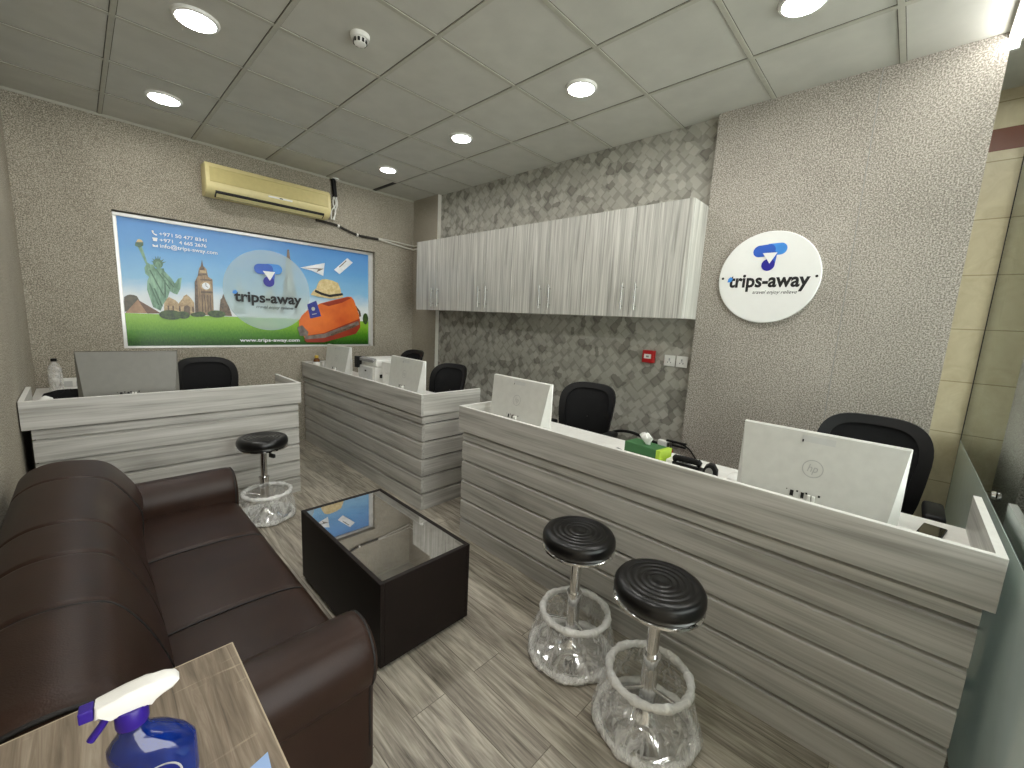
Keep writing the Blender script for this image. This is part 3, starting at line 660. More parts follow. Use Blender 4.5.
# ------------------------------------------------------------------ all-in-one computers
def monitor(label, loc, rz, w, shell, side, grp, logo=True):
    """back faces local -X; origin on the desk under the panel"""
    t = thing('desktop_computer', label, 'computer', loc, rz, grp)
    z0, z1, hw = .035, .348, w / 2
    b = B(); box(b, -.002, .012, -hw, hw, z0, z1, .003); ob('screen_bezel', b, M['monitor_facet'] if shell == 'monitor_white' else M['black'], t, 40)
    b = B(); box(b, .0121, .0135, -hw + .012, hw - .012, z0 + .03, z1 - .012); ob('screen', b, M['black_gloss'], t)
    b = B(); zb = z0 + .012; ib = hw - .032
    A = [b.verts.new(p) for p in ((-.004, -hw + .001, z1 - .001), (-.004, hw - .001, z1 - .001), (-.004, hw - .001, zb - .01), (-.004, -hw + .001, zb - .01))]
    C = [b.verts.new(p) for p in ((-.014, -hw + .004, z1 - .004), (-.014, hw - .004, z1 - .004), (-.062, ib, zb), (-.062, -ib, zb))]
    for i, f in enumerate(((C[0], C[1], C[2], C[3]), (A[0], A[1], C[1], C[0]), (A[1], A[2], C[2], C[1]), (A[2], A[3], C[3], C[2]), (A[3], A[0], C[0], C[3]))):
        b.faces.new(f).material_index = 1 if i in (2, 4) else 0
    bmesh.ops.subdivide_edges(b, edges=[], cuts=1)
    ob('rear_shell', b, [M[shell], M[shell]], t)
    sl = .048 / (z1 - .004 - zb)                      # slope of the back
    def bk(u, v, e=.0012): return (-.014 - (z1 - .004 - v) * sl - e, u, v)
    if logo:
        b = B(); n = 36; zc = z0 + .175
        for i in range(n):
            a0, a1 = 2 * PI * i / n, 2 * PI * (i + 1) / n
            b.faces.new([b.verts.new(bk(-r * math.cos(a), zc + r * math.sin(a))) for r, a in ((.031, a0), (.034, a0), (.034, a1), (.031, a1))])
        text_into(b, 'hp', 0, zc - .012, .03, .034, 0, shear=.25, align='CENTER', plane=lambda u, v: bk(-u, v))
        ob('emblem', b, M['emblem'], t)
        b = B()
        b.faces.new([b.verts.new(bk(u, v)) for u, v in ((.05, z1 - .016), (-.055, z1 - .016), (-.055, z1 - .04), (.05, z1 - .04))])
        ob('vent_strip', b, M['light_grey'], t)
        b = B(); b.faces.new([b.verts.new(bk(u, v, .002)) for u, v in ((.049, z1 - .032), (.044, z1 - .032), (.044, z1 - .042), (.049, z1 - .042))]); ob('lock_slot', b, M['dark_slot'], t)
    for u, w_, h_ in ((.07, .004, .004), (.052, .012, .022), (.035, .006, .007), (.017, .010, .022), (.005, .006, .007), (-.035, .007, .008)):
        zz = z0 + .078 - (h_ / 2 if h_ > .01 else 0); b = B()
        b.faces.new([b.verts.new(bk(u + a_ * w_ / 2, zz + c_ * h_ / 2, .0022)) for a_, c_ in ((-1, -1), (1, -1), (1, 1), (-1, 1))])
        ob('rear_port', b, M['dark_slot'], t)
    for u in (-.005, -.019):
        b = B(); box(b, bk(u, z0 + .07)[0] - .014, bk(u, z0 + .07)[0], u - .005, u + .005, z0 + .046, z0 + .076, .002); ob('plug', b, M['white'], t)
    b = B(); box(b, -.09, .07, -.11, .11, 0, .009, .003); ob('stand_base', b, M['light_grey'], t)
    b = B(); tube(b, [(-.05, 0, .008), (-.035, 0, .06)], .016, 12); ob('stand_neck', b, M['steel'], t, 50)
    return t
GM = 'white all-in-one computers seen from behind'
monitor('white computer at the right end of the front counter, nearest the camera', (1.962, .206, .7784), 0, .525, 'monitor_white', 'monitor_facet', GM)
monitor('white computer at the left end of the front counter', (1.962, 1.778, .7784), R(-3), .525, 'monitor_white', 'monitor_facet', GM)
monitor('white computer at the near end of the middle counter, beside the printer', (1.962, 3.122, .7784), R(-2), .545, 'monitor_white', 'monitor_facet', GM)
monitor('white computer at the far end of the middle counter, near the back wall', (1.962, 4.50, .7784), R(3), .51, 'monitor_white', 'monitor_facet', GM)
m_ = monitor('silver grey computer seen from behind on the back left counter', (.215, 3.71, .7784), R(86), .50, 'silver', 'mid_grey', 'silver computers', False)
m_.scale = (1, 1, 1.12)

# ------------------------------------------------------------------ office chairs
def chair(label, loc, rz):
    """faces local -Y, backrest on +Y"""
    t = thing('office_chair', label, 'chair', loc, rz, 'black mesh office chairs behind the counters')
    zc, bh, a = .80, .265, .215
    def outline(s, n=44):
        pts = []
        for i in range(n):
            th = 2 * PI * i / n; c_, s_ = math.cos(th), math.sin(th); k = 2 / 3.6
            z = bh * s * math.copysign(abs(s_) ** k, s_); x = a * s * math.copysign(abs(c_) ** k, c_) * (1 + .13 * z / bh)
            pts.append((x, z))
        return pts
    def place(x, z, d): return (x, .235 - .06 * (x / a) ** 2 + .045 * (z / bh) ** 2 + .06 * (z / bh) * .6 + d, zc + z)
    b = B()
    O, I = outline(1.0), outline(.80)
    I = [(x * (1.0 if z > 0 else .95), z + (.012 if z > 0 else 0.01)) for x, z in I]
    rows = []
    for pts, d in ((O, -.012), (O, .012), (I, .014), (I, -.014)): rows.append([place(x, z, d) for x, z in pts])
    V = [[b.verts.new(p) for p in r] for r in rows]; n = len(O)
    for k in range(4):
        A, C = V[k], V[(k + 1) % 4]
        for i in range(n): b.faces.new((A[i], A[(i + 1) % n], C[(i + 1) % n], C[i]))
    fr = ob('backrest_frame', b, M['black'], t, 50)
    b = B(); rings = []
    for s in (1, .75, .5, .25, .02): rings.append([place(x * s, z * s, 0) for x, z in I])
    grid_surface(b, rings, True); ob('mesh_panel', b, M['black_fabric'], t, 60)
    b = B(); tube(b, spline([(0, .03, .44), (0, .2, .44), (0, .27, .5), (0, .285, .66), (0, .275, .80)]), .02, 10); ob('back_support', b, M['black'], t, 60)
    b = B(); box(b, -.245, .245, -.26, .20, .45, .53, .035, 4); ob('seat', b, M['black_fabric'], t, 50)
    for s in (-1, 1):
        b = B(); tube(b, spline([(s * .2, .02, .455), (s * .245, .02, .47), (s * .255, .05, .56), (s * .25, .08, .71)]), .017, 10); ar = ob('armrest', b, M['black'], t, 60)
        b = B(); box(b, s * .25 - .036, s * .25 + .036, -.06, .17, .70, .742, .014, 3); ob('arm_pad', b, M['black'], ar, 50)
    b = B(); tube(b, [(0, 0, .1), (0, 0, .46)], .026, 16); ob('gas_lift', b, M['black'], t, 50)
    b = B()
    for k in range(5):
        an = 2 * PI * k / 5 + .3; tube(b, [(0, 0, .11), (.3 * math.cos(an), .3 * math.sin(an), .07)], [.028, .016], 8)
    ob('star_base', b, M['black'], t, 50)
    for k in range(5):
        an = 2 * PI * k / 5 + .3; x, y = .3 * math.cos(an), .3 * math.sin(an)
        b = B(); lathe(b, [(.0001, -.02), (.022, -.02), (.028, -.012), (.028, .012), (.022, .02), (.0001, .02)], 16); b.transform(Matrix.Translation((x, y, .028)) @ Matrix.Rotation(an, 4, 'Z') @ Matrix.Rotation(PI / 2, 4, 'X'))
        ob('caster', b, M['black'], t, 50)
    return t
c0 = chair('black office chair behind the right end of the front counter, nearest the camera', (2.50, .075, 0), R(-90))
c1 = dup(c0, (2.50, 1.735, 0), R(-84), 'black office chair behind the left end of the front counter, before the diamond wallpaper')
c2 = dup(c0, (2.28, 3.195, 0), R(-80), 'black office chair at the near end of the middle counter')
c3 = dup(c0, (2.50, 4.26, 0), R(-90), 'black office chair in the far corner behind the middle counter, mostly hidden')
c4 = dup(c0, (.755, 4.13, 0), R(4), 'black office chair behind the back left counter under the poster')
c4.scale = (1, 1, .98); c1.scale = (1.04, 1, .975); c0.scale = (1, 1, 1.04); c2.scale = (1, 1, .975); c3.scale = (1, 1, 1.02)

# ------------------------------------------------------------------ bar stools
def crinkle(p, amp, seed):
    x, y, z = p; return amp * (math.sin(7 * math.atan2(y, x) + seed + 9 * z) + .7 * math.sin(13 * math.atan2(y, x) - 1.7 * seed + 23 * z) + .5 * math.sin(23 * math.atan2(y, x) + 31 * z + 2.2 * seed))
def stool(label, loc, rz, seed, seat_h=.60):
    t = thing('bar_stool', label, 'stool', loc, rz, 'black and chrome bar stools')
    z = seat_h
    prof = [(.0001, -.075), (.132, -.072), (.153, -.064), (.160, -.044), (.158, -.022), (.148, -.006), (.131, .0)]
    r = .120
    for k in range(4):
        prof += [(r, -.001), (r - .005, -.0035), (r - .010, -.001), (r - .015, .0005)]; r -= .024
    prof += [(.02, -.002), (.0001, -.004)]
    b = B(); lathe(b, [(q, z + h) for q, h in prof], 56, cap=False); ob('seat_cushion', b, M['vinyl'], t, 60)
    b = B(); lathe(b, [(.05, z - .082), (.14, z - .082), (.159, z - .078), (.159, z - .070), (.152, z - .066)], 48, cap=False); ob('seat_rim', b, M['chrome'], t, 60)
    b = B(); tube(b, [(0, 0, .3), (0, 0, z - .08)], .023, 20); ob('piston', b, M['chrome'], t, 60)
    b = B(); tube(b, [(0, 0, .03), (0, 0, .30)], .030, 20); tube(b, [(0, 0, .295), (0, 0, .305)], .033, 20); ob('column', b, M['chrome'], t, 60)
    b = B(); tube(b, spline([(0, 0, z - .09), (.06, -.01, z - .092), (.12, -.02, z - .11)]), .006, 8); box(b, .10, .15, -.032, -.012, z - .128, z - .10, .006); ob('lever', b, M['black'], t, 50)
    b = B(); lathe(b, [(.178, 0), (.18, .006), (.174, .012), (.14, .02), (.08, .034), (.045, .055), (.03, .08)], 48, cap=False); ob('base', b, M['chrome'], t, 60)
    cx, rr, zr = .025, .148, .195
    b = B(); tube(b, [(cx + rr * math.cos(2 * PI * k / 48), rr * math.sin(2 * PI * k / 48), zr) for k in range(48)], .009, 10, True)
    for an in (2.4, -2.4): tube(b, [(0, 0, zr - .03), (cx + rr * math.cos(an), rr * math.sin(an), zr)], .007, 8)
    fr = ob('foot_ring', b, M['chrome'], t, 60)
    b = B(); n = 72; pts = []; rad = []
    for k in range(n):
        a = 2 * PI * k / n; pts.append((cx + rr * math.cos(a), rr * math.sin(a), zr)); rad.append(.0155 + .0022 * math.sin(9 * a + seed) + .0015 * math.sin(23 * a))
    tube(b, pts, rad, 10, True); ob('foam_sleeve', b, M['foam'], fr, 60)
    b = B(); rows = []; ns = 72
    for q, h in ((.176, .004), (.192, .004), (.199, .02), (.197, .04), (.188, .07), (.176, .11), (.164, .15), (.154, .188)):
        f = (h - .004) / .186; row = []
        for k in range(ns):
            a = 2 * PI * k / ns; p = (q * math.cos(a), q * math.sin(a), h); d = crinkle(p, .0042 * (0 if h < .005 and q < .19 else 1), seed)
            row.append((cx * f + (q + d) * math.cos(a), (q + d) * math.sin(a), h))
        rows.append(row)
    grid_surface(b, rows, True); ob('plastic_wrap', b, M['wrap'], t, 180)
    b = B(); pts = []; rad = []
    for k in range(n):
        a = 2 * PI * k / n; pts.append((.180 * math.cos(a), .180 * math.sin(a), .016)); rad.append(.0145 + .004 * math.sin(7 * a + seed) + .002 * math.sin(17 * a))
    tube(b, pts, rad, 8, True); ob('bunched_wrap', b, M['foam'], t, 60)
    return t
stool('bar stool nearest the camera before the front counter, its foot wrapped in plastic', (1.385, .53, 0), R(25), 1.0)
stool('second bar stool before the front counter, left of the nearest one', (1.462, .935, 0), R(10), 2.4)
stool('bar stool standing alone before the back left counter beyond the sofa', (.84, 3.2, 0), R(-70), 4.1)

# ------------------------------------------------------------------ sofa
t = thing('sofa', 'dark brown leather three-seat sofa along the left wall', 'sofa', (0, 0, 0))
SY0, SY1 = 1.015, 2.74
def dip(y, seams, w=.007):
    return sum(math.exp(-((y - s) / w) ** 2) for s in seams)
prof = spline([(-.225, .10), (-.235, .3), (-.243, .5), (-.243, .64), (-.225, .715), (-.165, .758), (-.085, .765), (-.005, .74), (.042, .675), (.084, .575), (.112, .47), (.128, .36), (.128, .25)], 6)
prof = [(p.x, p.y) for p in [Vector((q[0], q[1], 0)) for q in prof]] if False else [(q[0], q[1]) for q in prof]
bs = [2.41, 1.92, 1.67, 1.38]
cxp, czp = -.05, .45
rows = []; N = 300; y0, y1 = SY0 + .01, SY1 - .02
for i in range(N + 1):
    y = y0 + (y1 - y0) * i / N; e = min(y - y0, y1 - y) / .05
    sc = 1 - .10 * (1 - math.sqrt(max(0, 1 - (1 - min(e, 1)) ** 2)))
    d = dip(y, bs); bul = .006 * math.sin(PI * min(1, max(0, (y - y0) / (y1 - y0))))
    row = []
    for k, (x, z) in enumerate(prof):
        tn = Vector((prof[min(k + 1, len(prof) - 1)][0] - prof[max(k - 1, 0)][0], prof[min(k + 1, len(prof) - 1)][1] - prof[max(k - 1, 0)][1])).normalized(); nx, nz = -tn.y, tn.x
        fade = 1 if k > 12 else k / 12
        X = cxp + (x - cxp) * sc; Z = czp + (z - czp) * sc if z > czp else z
        q_ = min(1, max(0, (y - 2.1) / .5)); q_ = q_ * q_ * (3 - 2 * q_); X += .06 * min(1, max(0, (z - .40) / .15)) * q_ * min(1, max(0, (x + .12) / .2))
        row.append((X + nx * (bul - .010 * d) * fade, y, Z + nz * (bul - .010 * d) * fade))
    rows.append(row)
b = B(); grid_surface(b, rows, True, True); bk = ob('backrest', b, M['leather'], t, 80)
for s in bs:
    b = B(); tube(b, [(x + (.004 if x > -.1 else 0) + .06 * min(1, max(0, (z - .40) / .15)) * (lambda q: q * q * (3 - 2 * q))(min(1, max(0, (s - 2.1) / .5))) * min(1, max(0, (x + .12) / .2)), s, z - .0045) for x, z in prof[14:]], .0034, 6); ob('seam', b, M['leather_dark'], bk, 80)
b = B(); tube(b, [(cxp + (x - cxp) * .93, y0 + .006, czp + (z - czp) * .93 if z > czp else z) for x, z in prof], .006, 8); ob('piping', b, M['leather_dark'], bk, 80)
# seat
ss = [2.155, 1.615]
sprof = spline([(.05, .415), (.15, .428), (.30, .433), (.45, .428), (.525, .412), (.556, .38), (.562, .33), (.556, .26), (.555, .18)], 6)
rows = []; y0, y1 = 1.205, 2.61
for i in range(241):
    y = y0 + (y1 - y0) * i / 240; d = dip(y, ss, .011)
    bul = max(math.sin(PI * (y - a_) / (b_ - a_)) for a_, b_ in ((1.205, 1.615), (1.615, 2.155), (2.155, 2.61)) if a_ - 1e-6 <= y <= b_ + 1e-6)
    rows.append([(x, y, z - .008 * d * (1 if k < 40 else .4) + .008 * bul * (1 if k < 26 else 0)) for k, (x, z, *_r) in enumerate(sprof)] + [(.05, y, .18)])
b = B(); grid_surface(b, rows, True, True); st = ob('seat', b, M['leather'], t, 80)
for s in ss:
    b = B(); tube(b, [(p[0], s, p[1] - .0045) for p in sprof[2:40]], .0034, 6); ob('seam', b, M['leather_dark'], st, 80)
b = B(); box(b, -.2,   .548, 1.07, 2.74, .05, .185, .01, 2); ob('base_panel', b, M['leather'], t, 50)
def arm(yo, yi, s, dz=0):
    """outer y, inner y"""
    pr = spline([(yi, .20), (yi, .40), (yi - s * .002, .48), (yi + s * .03, .545), (yi + s * .085, .572), (yo - s * .045, .556), (yo - s * .004, .50), (yo, .44), (yo - s * .012, .385), (yo - s * .03, .35), (yo - s * .032, .2), (yo - s * .032, .06)], 5)
    pr = [(p[0], p[1] + dz * min(1, max(0, (p[1] - .3) / .2))) for p in pr] + [(yi, .06)]
    cy, cz = (yo + yi) / 2, .36
    rows = []
    for x, k in ((-.2, 1), (.2, 1), (.5, 1), (.525, .992), (.543, .965), (.552, .91), (.555, .84)):
        rows.append([(x, cy + (y - cy) * k, cz + (z - cz) * k if z > .1 else .06) for y, z in pr])
    b = B(); grid_surface(b, rows, True, True); a = ob('armrest', b, M['leather'], t, 60)
    b = B(); tube(b, [(.540, cy + (y - cy) * .965, cz + (z - cz) * .965) for y, z in pr[3:-4]], .004, 6); ob('piping', b, M['leather_dark'], a, 60)
arm(1.02, 1.215, -1); arm(2.79, 2.60, 1, .018)
for x in (-.15, .48):
    for y in (1.13, 2.68):
        b = B(); tube(b, [(x, y, 0), (x, y, .06)], [.02, .026], 14); ob('foot', b, M['black'], t, 50)

# ------------------------------------------------------------------ coffee table
t = thing('coffee_table', 'dark brown box coffee table with an inset smoked glass top', 'coffee table', (.769, 1.41, 0))
w_, l_, h_ = .475, .867, .409
b = B(); e = .02
box(b, 0, e, 0, l_, .022, h_, .0015, 1); box(b, w_ - e, w_, 0, l_, .022, h_, .0015, 1); box(b, e, w_ - e, 0, e, .022, h_, .0015, 1); box(b, e, w_ - e, l_ - e, l_, .022, h_, .0015, 1)
box(b, e, w_ - e, e, l_ - e, .34, .36); ob('body', b, M['espresso'], t)
b = B(); box(b, .0205, w_ - .0205, .0205, l_ - .0205, h_ - .012, h_ - .003); ob('glass_top', b, M['smoked'], t)
b = B(); box(b, .03, w_ - .03, .03, l_ - .03, 0, .06); ob('plinth', b, M['black'], t)

# ------------------------------------------------------------------ near table with spray bottle
t = thing('side_table', 'rustic oak table top in the near left corner under the spray bottle', 'table', (XL + .006, .30, 0))
w_, l_ = .187 - XL - .006, .705
b = B(); box(b, 0, w_ - .0025, .0, l_ - .0025, .725, .75); ob('tabletop', b, M['rustic'], t)
b = B(); box(b, w_ - .0025, w_, 0, l_, .725, .7503); box(b, 0, w_ - .0025, l_ - .0025, l_, .725, .7503); ob('edge_band', b, M['rustic_edge'], t)
for y in (.03, l_ - .05):
    b = B(); box(b, .02, w_ - .02, y, y + .02, 0, .725); ob('side_panel', b, M['rustic'], t)
b = B(); box(b, .03, .05, .05, l_ - .05, .35, .725); ob('back_panel', b, M['rustic'], t)

t = thing('spray_bottle', 'blue spray bottle with white and violet trigger head on the rustic oak table', 'spray bottle', (.011, .742, .75), R(-6))
t.scale = (.93, .93, .93)
def oval(prof, sy, n=36):
    b = B(); rows = []
    for rx, z in prof: rows.append([(rx * math.cos(2 * PI * k / n) + .026 * (lambda q: q * q * (3 - 2 * q))(min(1, max(0, (.142 - z) / .07))), rx * (sy + (1 - sy) * max(0, (z - .1) / .06 if z > .1 else 0) if z < .16 else 1) * math.sin(2 * PI * k / n), z) for k in range(n)])
    grid_surface(b, rows, True, True); return b
b = oval([(.043, 0), (.050, .004), (.052, .02), (.051, .06), (.052, .085), (.049, .102), (.040, .118), (.027, .130), (.0195, .138), (.0175, .155)], .62); ob('bottle', b, M['liquid'], t, 60)
b = B(); lathe(b, [(.0195, .150), (.0205, .153), (.0205, .176), (.019, .18)], 32); ob('collar', b, M['purple'], t, 40)
b = B(); prism(b, [(.03, .183), (.052, .190), (.060, .198), (.056, .206), (.042, .212), (.02, .213), (-.005, .211), (-.038, .207), (-.040, .186), (-.02, .182), (-.012, .176), (.018, .176), (.022, .181)], 'y', -.0135, .0135, .005); ob('trigger_head', b, M['white'], t, 50)
b = B(); box(b, -.056, -.0395, -.010, .010, .187, .206, .002); ob('nozzle', b, M['purple'], t)
b = B(); pts = spline([(-.024, 0, .19), (-.030, 0, .172), (-.041, 0, .156), (-.047, 0, .148)], 5); tube(b, pts, .0055, 10); ob('trigger', b, M['purple'], t, 50)
b = B()
for sgn in (-1, 1):
    rows_o = ell(0, .044, .030, .036, 32); rows_i = ell(0, .044, .0275, .0335, 32)
    def on_body(u, v, e): return (u + .026, sgn * (.62 * math.sqrt(max(0, .0515 ** 2 - u * u)) + e), v)
    f = b.faces.new([b.verts.new(on_body(u, v, .0012)) for u, v in rows_o]); f.material_index = 0
    f = b.faces.new([b.verts.new(on_body(u, v, .0018)) for u, v in rows_i]); f.material_index = 1
ob('label_patch', b, [M['light_grey'], M['blue_label']], t)
b = B(); prism(b, [(0, 0), (.05, .015), (.04, -.07), (-.01, -.08)], 'z', 0, .004); tag(ob('paper_packet', b, M['pale_blue'], None, loc=(.118, .672, .7505)), 'pale blue paper packet on the oak table, just entering the bottom edge', 'packet')

# ------------------------------------------------------------------ glass partition
t = thing('glass_partition', 'green glass partition with frosted lower band beside the front counter', 'glass partition', (0, YG, 0))
b = B(); box(b, .9, XT, -.010, 0, .0, ZC - .10); ob('glass_pane', b, M['glass'], t)
b = B(); box(b, .9, XT - .002, .0005, .0015, .0, .887); ob('frosted_film', b, M['frost'], t)
b = B(); box(b, XT - .012, XT - .001, -.012, .002, 0, ZC - .1); ob('wall_channel', b, M['dark_slot'], t)
b = B(); box(b, .9, XT - .001, -.025, .015, ZC - .1, ZC - .003, .002); ob('head_channel', b, M['bulk'], t)
b = B(); lathe(b, [(.0001, .012), (.014, .010), (.016, 0)], 20, cap=False); b.transform(Matrix.Rotation(-PI / 2, 4, 'X')); ob('clamp', b, M['chrome'], t, 40, loc=(2.36, .002, .935))

# ------------------------------------------------------------------ things on the desks
DZ = .7784
# front counter
t = thing('tissue_box', 'green tissue box with a white tissue sticking out on the front counter desk', 'tissue box', (2.065, .938, DZ), R(82))
b = B(); box(b, -.108, .108, -.055, .055, 0, .100, .004); ob('carton', b, M['green_box'], t)
b = B(); box(b, -.1095, -.085, -.0562, .0562, .001, .1012, .003); ob('lime_end', b, M['lime'], t)
b = B(); n = 14; rows = []
for r_, z in ((.012, .098), (.016, .110), (.028, .124), (.036, .140), (.026, .152), (.008, .156)):
    rows.append([(r_ * math.cos(2 * PI * k / n) * (1.0 + .25 * math.sin(3 * k + z * 60)) + .02 * (z - .1) / .06, r_ * .55 * math.sin(2 * PI * k / n) * (1 + .3 * math.cos(2 * k)), z + .006 * math.sin(2.1 * k)) for k in range(n)])
grid_surface(b, rows, True, True); ob('tissue', b, M['tissue'], t, 60)
t = thing('paper_tray', 'small white card box beside the green tissue box', 'box', (2.07, .797, DZ))
b = B(); box(b, -.05, .05, -.015, .015, 0, .06, .003); ob('carton', b, M['white'], t)
b = B(); box(b, -.052, .052, -.017, .017, .045, .063, .003); ob('lid', b, M['white'], t)
t = thing('desk_telephone', 'low black desk telephone on the front counter right of the tissue box', 'telephone', (2.08, .718, DZ), R(92))
t.scale = (.72, .8, 1.25)
b = B(); prism(b, [(-.08, 0), (.08, 0), (.08, .05), (-.08, .022)], 'x', -.09, .09, .004); ob('base', b, M['black'], t)
b = B(); tube(b, spline([(-.09, .05, .052), (-.07, .05, .062), (0, .05, .064), (.07, .05, .062), (.09, .05, .052)]), [.016] * 8 + [.013] * 17 + [.016] * 8, 12); ob('handset', b, M['black'], t, 50)
for i in range(3):
    for j in range(4):
        b = B(); box(b, .0 + i * .024, .016 + i * .024, -.06 + j * .024, -.044 + j * .024, .03, .038 + j * .003, .002); ob('key', b, M['mid_grey'], t)
t = thing('tape_dispenser', 'black rounded tape dispenser between the telephone and the nearest computer', 'tape dispenser', (2.06, .612, DZ), R(100))
t.scale = (.8, .8, 1.05)
b = B(); prism(b, [(-.045, 0), (.045, 0), (.042, .04), (.028, .068), (.005, .082), (-.02, .08), (-.042, .055)], 'y', -.03, .03, .005); ob('body', b, M['black'], t, 40)
b = B(); tube(b, [(0.002, -.032, .045), (.002, .032, .045)], .022, 20); ob('reel', b, M['mid_grey'], t, 40)
b = B(); tube(b, spline([(0, 0, .004), (.03, -.05, .006), (.0, -.10, .005), (.02, -.16, .006), (.10, -.18, .005)]), .005, 8); tag(ob('power_cable', b, M['black'], None, 60, loc=(2.2, .52, DZ)), 'short black cable lying left of the nearest computer', 'cable')
b = B(); rows = [[(x, y, .004 + .012 * math.sin(6 * x * 8) * math.cos(y * 30) ** 2 + (.012 if 0 < i < 5 and 0 < j < 5 else 0)) for j, y in enumerate([-.06, -.04, -.015, .015, .04, .06])] for i, x in enumerate([-.05, -.03, -.01, .015, .035, .05])]
grid_surface(b, rows); tag(ob('crumpled_paper', b, M['white'], None, 60, loc=(2.19, .50, DZ + .010)), 'crumpled white paper beside the tape dispenser', 'paper')
t = thing('stapler', 'tiny black stapler left of the green tissue box', 'stapler', (2.07, 1.105, DZ), R(70))
b = B(); box(b, -.04, .04, -.012, .012, 0, .008, .002); ob('base', b, M['black'], t)
b = B(); prism(b, [(-.042, .018), (-.03, .012), (.04, .010), (.042, .02), (.02, .032), (-.035, .03)], 'y', -.010, .010, .002); ob('arm', b, M['black'], t)
t = thing('smartphone', 'black smartphone lying on the white desk beside the nearest computer', 'smartphone', (2.201, -.157, DZ), R(80))
b = B(); box(b, -.034, .034, -.068, .068, 0, .008, .0035, 3); ob('body', b, M['black'], t, 50)
b = B(); box(b, -.031, .031, -.065, .065, .008, .0085); ob('screen', b, M['black_gloss'], t)
# middle counter: printer, box, bottle
t = thing('printer', 'white office printer between the two computers of the middle counter', 'printer', (1.98, 3.74, DZ))
b = B(); box(b, 0, .36, 0, .36, 0, .19, .006); ob('body', b, M['white'], t, 40)
b = B(); box(b, .02, .36, .01, .35, .192, .265, .008); ob('scanner_lid', b, M['white'], t, 40)
b = B(); box(b, -.004, .001, .05, .33, .03, .18, .002); ob('front_panel', b, M['light_grey'], t)
b = B(); box(b, -.008, -.003, .17, .20, .135, .150, .001); ob('badge', b, M['dark_slot'], t)
b = B(); box(b, -.035, .02, .31, .365, .16, .275, .004); ob('control_panel', b, M['black'], t)
b = B(); prism(b, [(-.006, .262), (.03, .275), (.03, .269), (-.006, .235)], 'y', .03, .31); ob('paper_slot', b, M['mid_grey'], t)
b = B(); box(b, .05, .08, -.008, .002, .085, .12, .002); tube(b, [(.065, -.006, .10), (.065, -.04, .10)], .006, 8); ob('side_latch', b, M['dark_slot'], t)
t = thing('paper_ream', 'stack of white boxes on the middle counter between printer and near computer', 'box', (2.02, 3.46, DZ))
b = B(); box(b, 0, .3, 0, .21, 0, .15, .003); ob('box_base', b, M['white'], t)
b = B(); box(b, -.005, .305, -.005, .215, .152, .26, .004); ob('box_lid', b, M['white'], t)
t = thing('medicine_bottle', 'small brown bottle with a white label at the far end of the middle counter', 'bottle', (1.83, 4.79, DZ))
b = B(); lathe(b, [(.03, 0), (.034, .005), (.034, .16), (.03, .175), (.018, .185), (.018, .195)], 28); ob('bottle', b, M['amber'], t, 40)
b = B(); lathe(b, [(.0345, .10), (.0345, .145)], 28, cap=False); ob('label_band', b, M['white'], t)
b = B(); lathe(b, [(.02, .19), (.02, .212), (.017, .216)], 24); ob('cap', b, plain('yellow_cap', srgb(190, 160, 50), .4), t, 40)
b = B(); box(b, -.13, .13, -.06, .06, 0, .14, .003); tag(ob('paper_box', b, M['white'], None, loc=(2.02, 4.835, DZ)), 'white carton against the back wall behind the far computer', 'box')
# back left counter: bottle, bag, cup
t = thing('water_bottle', 'clear plastic water bottle with dark cap in the back left corner', 'bottle', (-.152, 4.66, DZ))
t.scale = (1, 1, .84)
b = B(); lathe(b, [(.030, 0), (.038, .006), (.039, .03), (.036, .045), (.039, .06), (.036, .075), (.039, .09), (.039, .17), (.036, .18), (.039, .19), (.037, .22), (.026, .25), (.015, .27), (.014, .285)], 36); ob('body', b, M['clear_bottle'], t, 40)
b = B(); lathe(b, [(.017, .28), (.017, .302), (.014, .305)], 24); ob('cap', b, M['black'], t, 40)
b = B(); lathe(b, [(.0398, .1), (.0398, .16)], 36, cap=False); ob('label_band', b, M['clear_bottle'], t, 40)
b = B(); n = 24; rows = []
for k, (r_, z) in enumerate(((.10, 0), (.125, .02), (.125, .06), (.10, .10), (.05, .122), (.005, .125))):
    rows.append([(1.25 * r_ * math.cos(2 * PI * i / n) * (1 + .08 * math.sin(3 * i + k)), .62 * r_ * math.sin(2 * PI * i / n) * (1 + .1 * math.cos(2 * i + 2 * k)), z + .012 * math.sin(1.7 * i + k)  * (0 if k == 0 else 1)) for i in range(n)])
grid_surface(b, rows, True, True); tag(ob('black_bag', b, M['black_fabric'], None, 80, loc=(-.07, 3.87, DZ)), 'black cloth bag slumped on the back left counter beside the water bottle', 'bag')
b = B(); n = 20; rows = [[(r_ * math.cos(2 * PI * i / n) * (1 + .12 * math.sin(3 * i)), r_ * .7 * math.sin(2 * PI * i / n), z) for i in range(n)] for r_, z in ((.04, 0), (.05, .03), (.04, .08), (.03, .12), (.004, .135))]
grid_surface(b, rows, True, True); tag(ob('white_pouch', b, M['white'], None, 80, loc=(-.17, 3.66, DZ)), 'small white pouch at the left end of the back left counter', 'pouch')

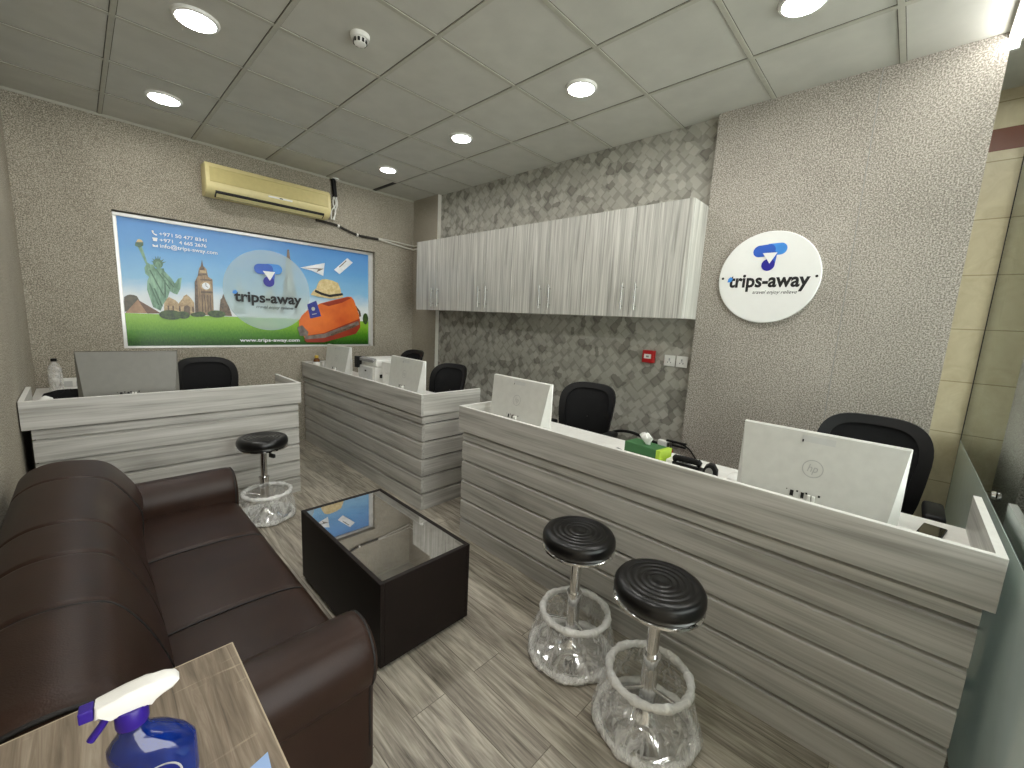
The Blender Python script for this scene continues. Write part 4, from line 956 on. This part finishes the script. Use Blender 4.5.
# ------------------------------------------------------------------ fittings on the walls
def socket(y, label):
    t = thing('wall_socket', label, 'wall socket', (XW, y, 1.245), 0, 'white wall sockets')
    b = B(); box(b, -.010, 0, -.043, .043, -.043, .043, .003); ob('plate', b, M['white'], t)
    b = B(); box(b, -.0125, -.009, -.006, .006, -.006, .022, .001)
    ob('switch', b, M['light_grey'], t)
    for a_, c_ in ((0, .012), (-.012, -.012), (.012, -.012)):
        b = B(); box(b, -.0135, -.0095, a_ - .003, a_ + .003, c_ - .006, c_ + .004); ob('socket_hole', b, M['mid_grey'], t)
socket(1.352, 'left white wall socket beside the red call point'); socket(1.255, 'right white wall socket next to the speckled panel edge')
t = thing('fire_call_point', 'red square fire alarm call point under the wall cabinets', 'fire alarm', (XW + .001, 1.52, 1.262))
b = B(); box(b, -.045, 0, -.048, .048, -.05, .05, .006); ob('housing', b, M['red'], t)
b = B(); box(b, -.047, -.044, -.03, .03, -.016, .02, .001); w = ob('break_glass', b, M['white'], t)
b = B(); box(b, -.048, -.0468, -.012, .012, -.006, .008); ob('mark', b, M['mid_grey'], w)
t = thing('wall_outlet', 'white double outlet plate low on the back wall behind the silver computer', 'wall socket', (-.06, YB, .79))
b = B(); box(b, -.075, .075, -.012, 0, -.055, .055, .004); ob('plate', b, M['white'], t)
for x in (-.035, .035):
    b = B(); box(b, x - .025, x + .025, -.014, -.011, -.03, .03, .002); ob('rocker', b, M['light_grey'], t)
# extinguisher and cable behind the front counter
t = thing('fire_extinguisher', 'red fire extinguisher behind the front counter by the wallpaper wall', 'fire extinguisher', (3.02, 1.20, 0))
b = B(); lathe(b, [(.07, 0), (.078, .01), (.078, .46), (.072, .51), (.05, .55), (.028, .575), (.026, .60)], 36); ob('cylinder', b, M['red'], t, 40)
b = B(); tube(b, [(0, 0, .595), (0, 0, .64)], .022, 16); ob('valve', b, M['steel'], t, 50)
for z in (.655, .628):
    b = B(); box(b, -.012, .012, -.12, .03, z, z + .012, .003); ob('handle', b, M['black'], t)
b = B(); tube(b, spline([(0, .02, .62), (-.01, .12, .625), (-.02, .32, .66), (-.02, .48, .62), (-.03, .52, .50), (-.05, .4, .30), (-.07, .2, .28)]), .012, 10); ob('hose', b, M['black'], t, 60)
b = B(); box(b, -.02, .02, .02, .09, .60, .655, .006); ob('label_collar', b, M['white'], t)
b = B(); tube(b, spline([(0, -.19, -.12), (0, -.1, -.02), (0, 0, .0), (0, .05, -.03)]), .006, 8); tag(ob('hanging_cable', b, M['black'], None, 60, loc=(3.15, 1.21, .62)), 'black cable hanging beside the fire extinguisher', 'cable')

# ------------------------------------------------------------------ world and camera
w = bpy.data.worlds.new('world'); S.world = w; w.use_nodes = True
w.node_tree.nodes['Background'].inputs[0].default_value = (.86, .86, .84, 1); w.node_tree.nodes['Background'].inputs[1].default_value = 1.25
cam = bpy.data.cameras.new('camera'); co = bpy.data.objects.new('camera', cam); COL.objects.link(co); S.camera = co
F_PX = 413.4068
cam.sensor_fit = 'HORIZONTAL'; cam.sensor_width = 36; cam.lens = F_PX / 1024 * 36; cam.clip_start = .02
ya, pt, ro = R(-46.4589), R(-8.7936), R(2.9191)
Fw = Vector((-math.sin(ya) * math.cos(pt), math.cos(ya) * math.cos(pt), math.sin(pt)))
R0 = Vector((math.cos(ya), math.sin(ya), 0)); U0 = R0.cross(Fw)
Rv = math.cos(ro) * R0 + math.sin(ro) * U0; Uv = -math.sin(ro) * R0 + math.cos(ro) * U0
mw = Matrix((Rv, Uv, -Fw)).transposed().to_4x4(); mw.translation = Vector((0, 0, H)); co.matrix_world = mw
S.view_settings.view_transform = 'Standard'; S.view_settings.look = 'None'; S.view_settings.exposure = 2.2
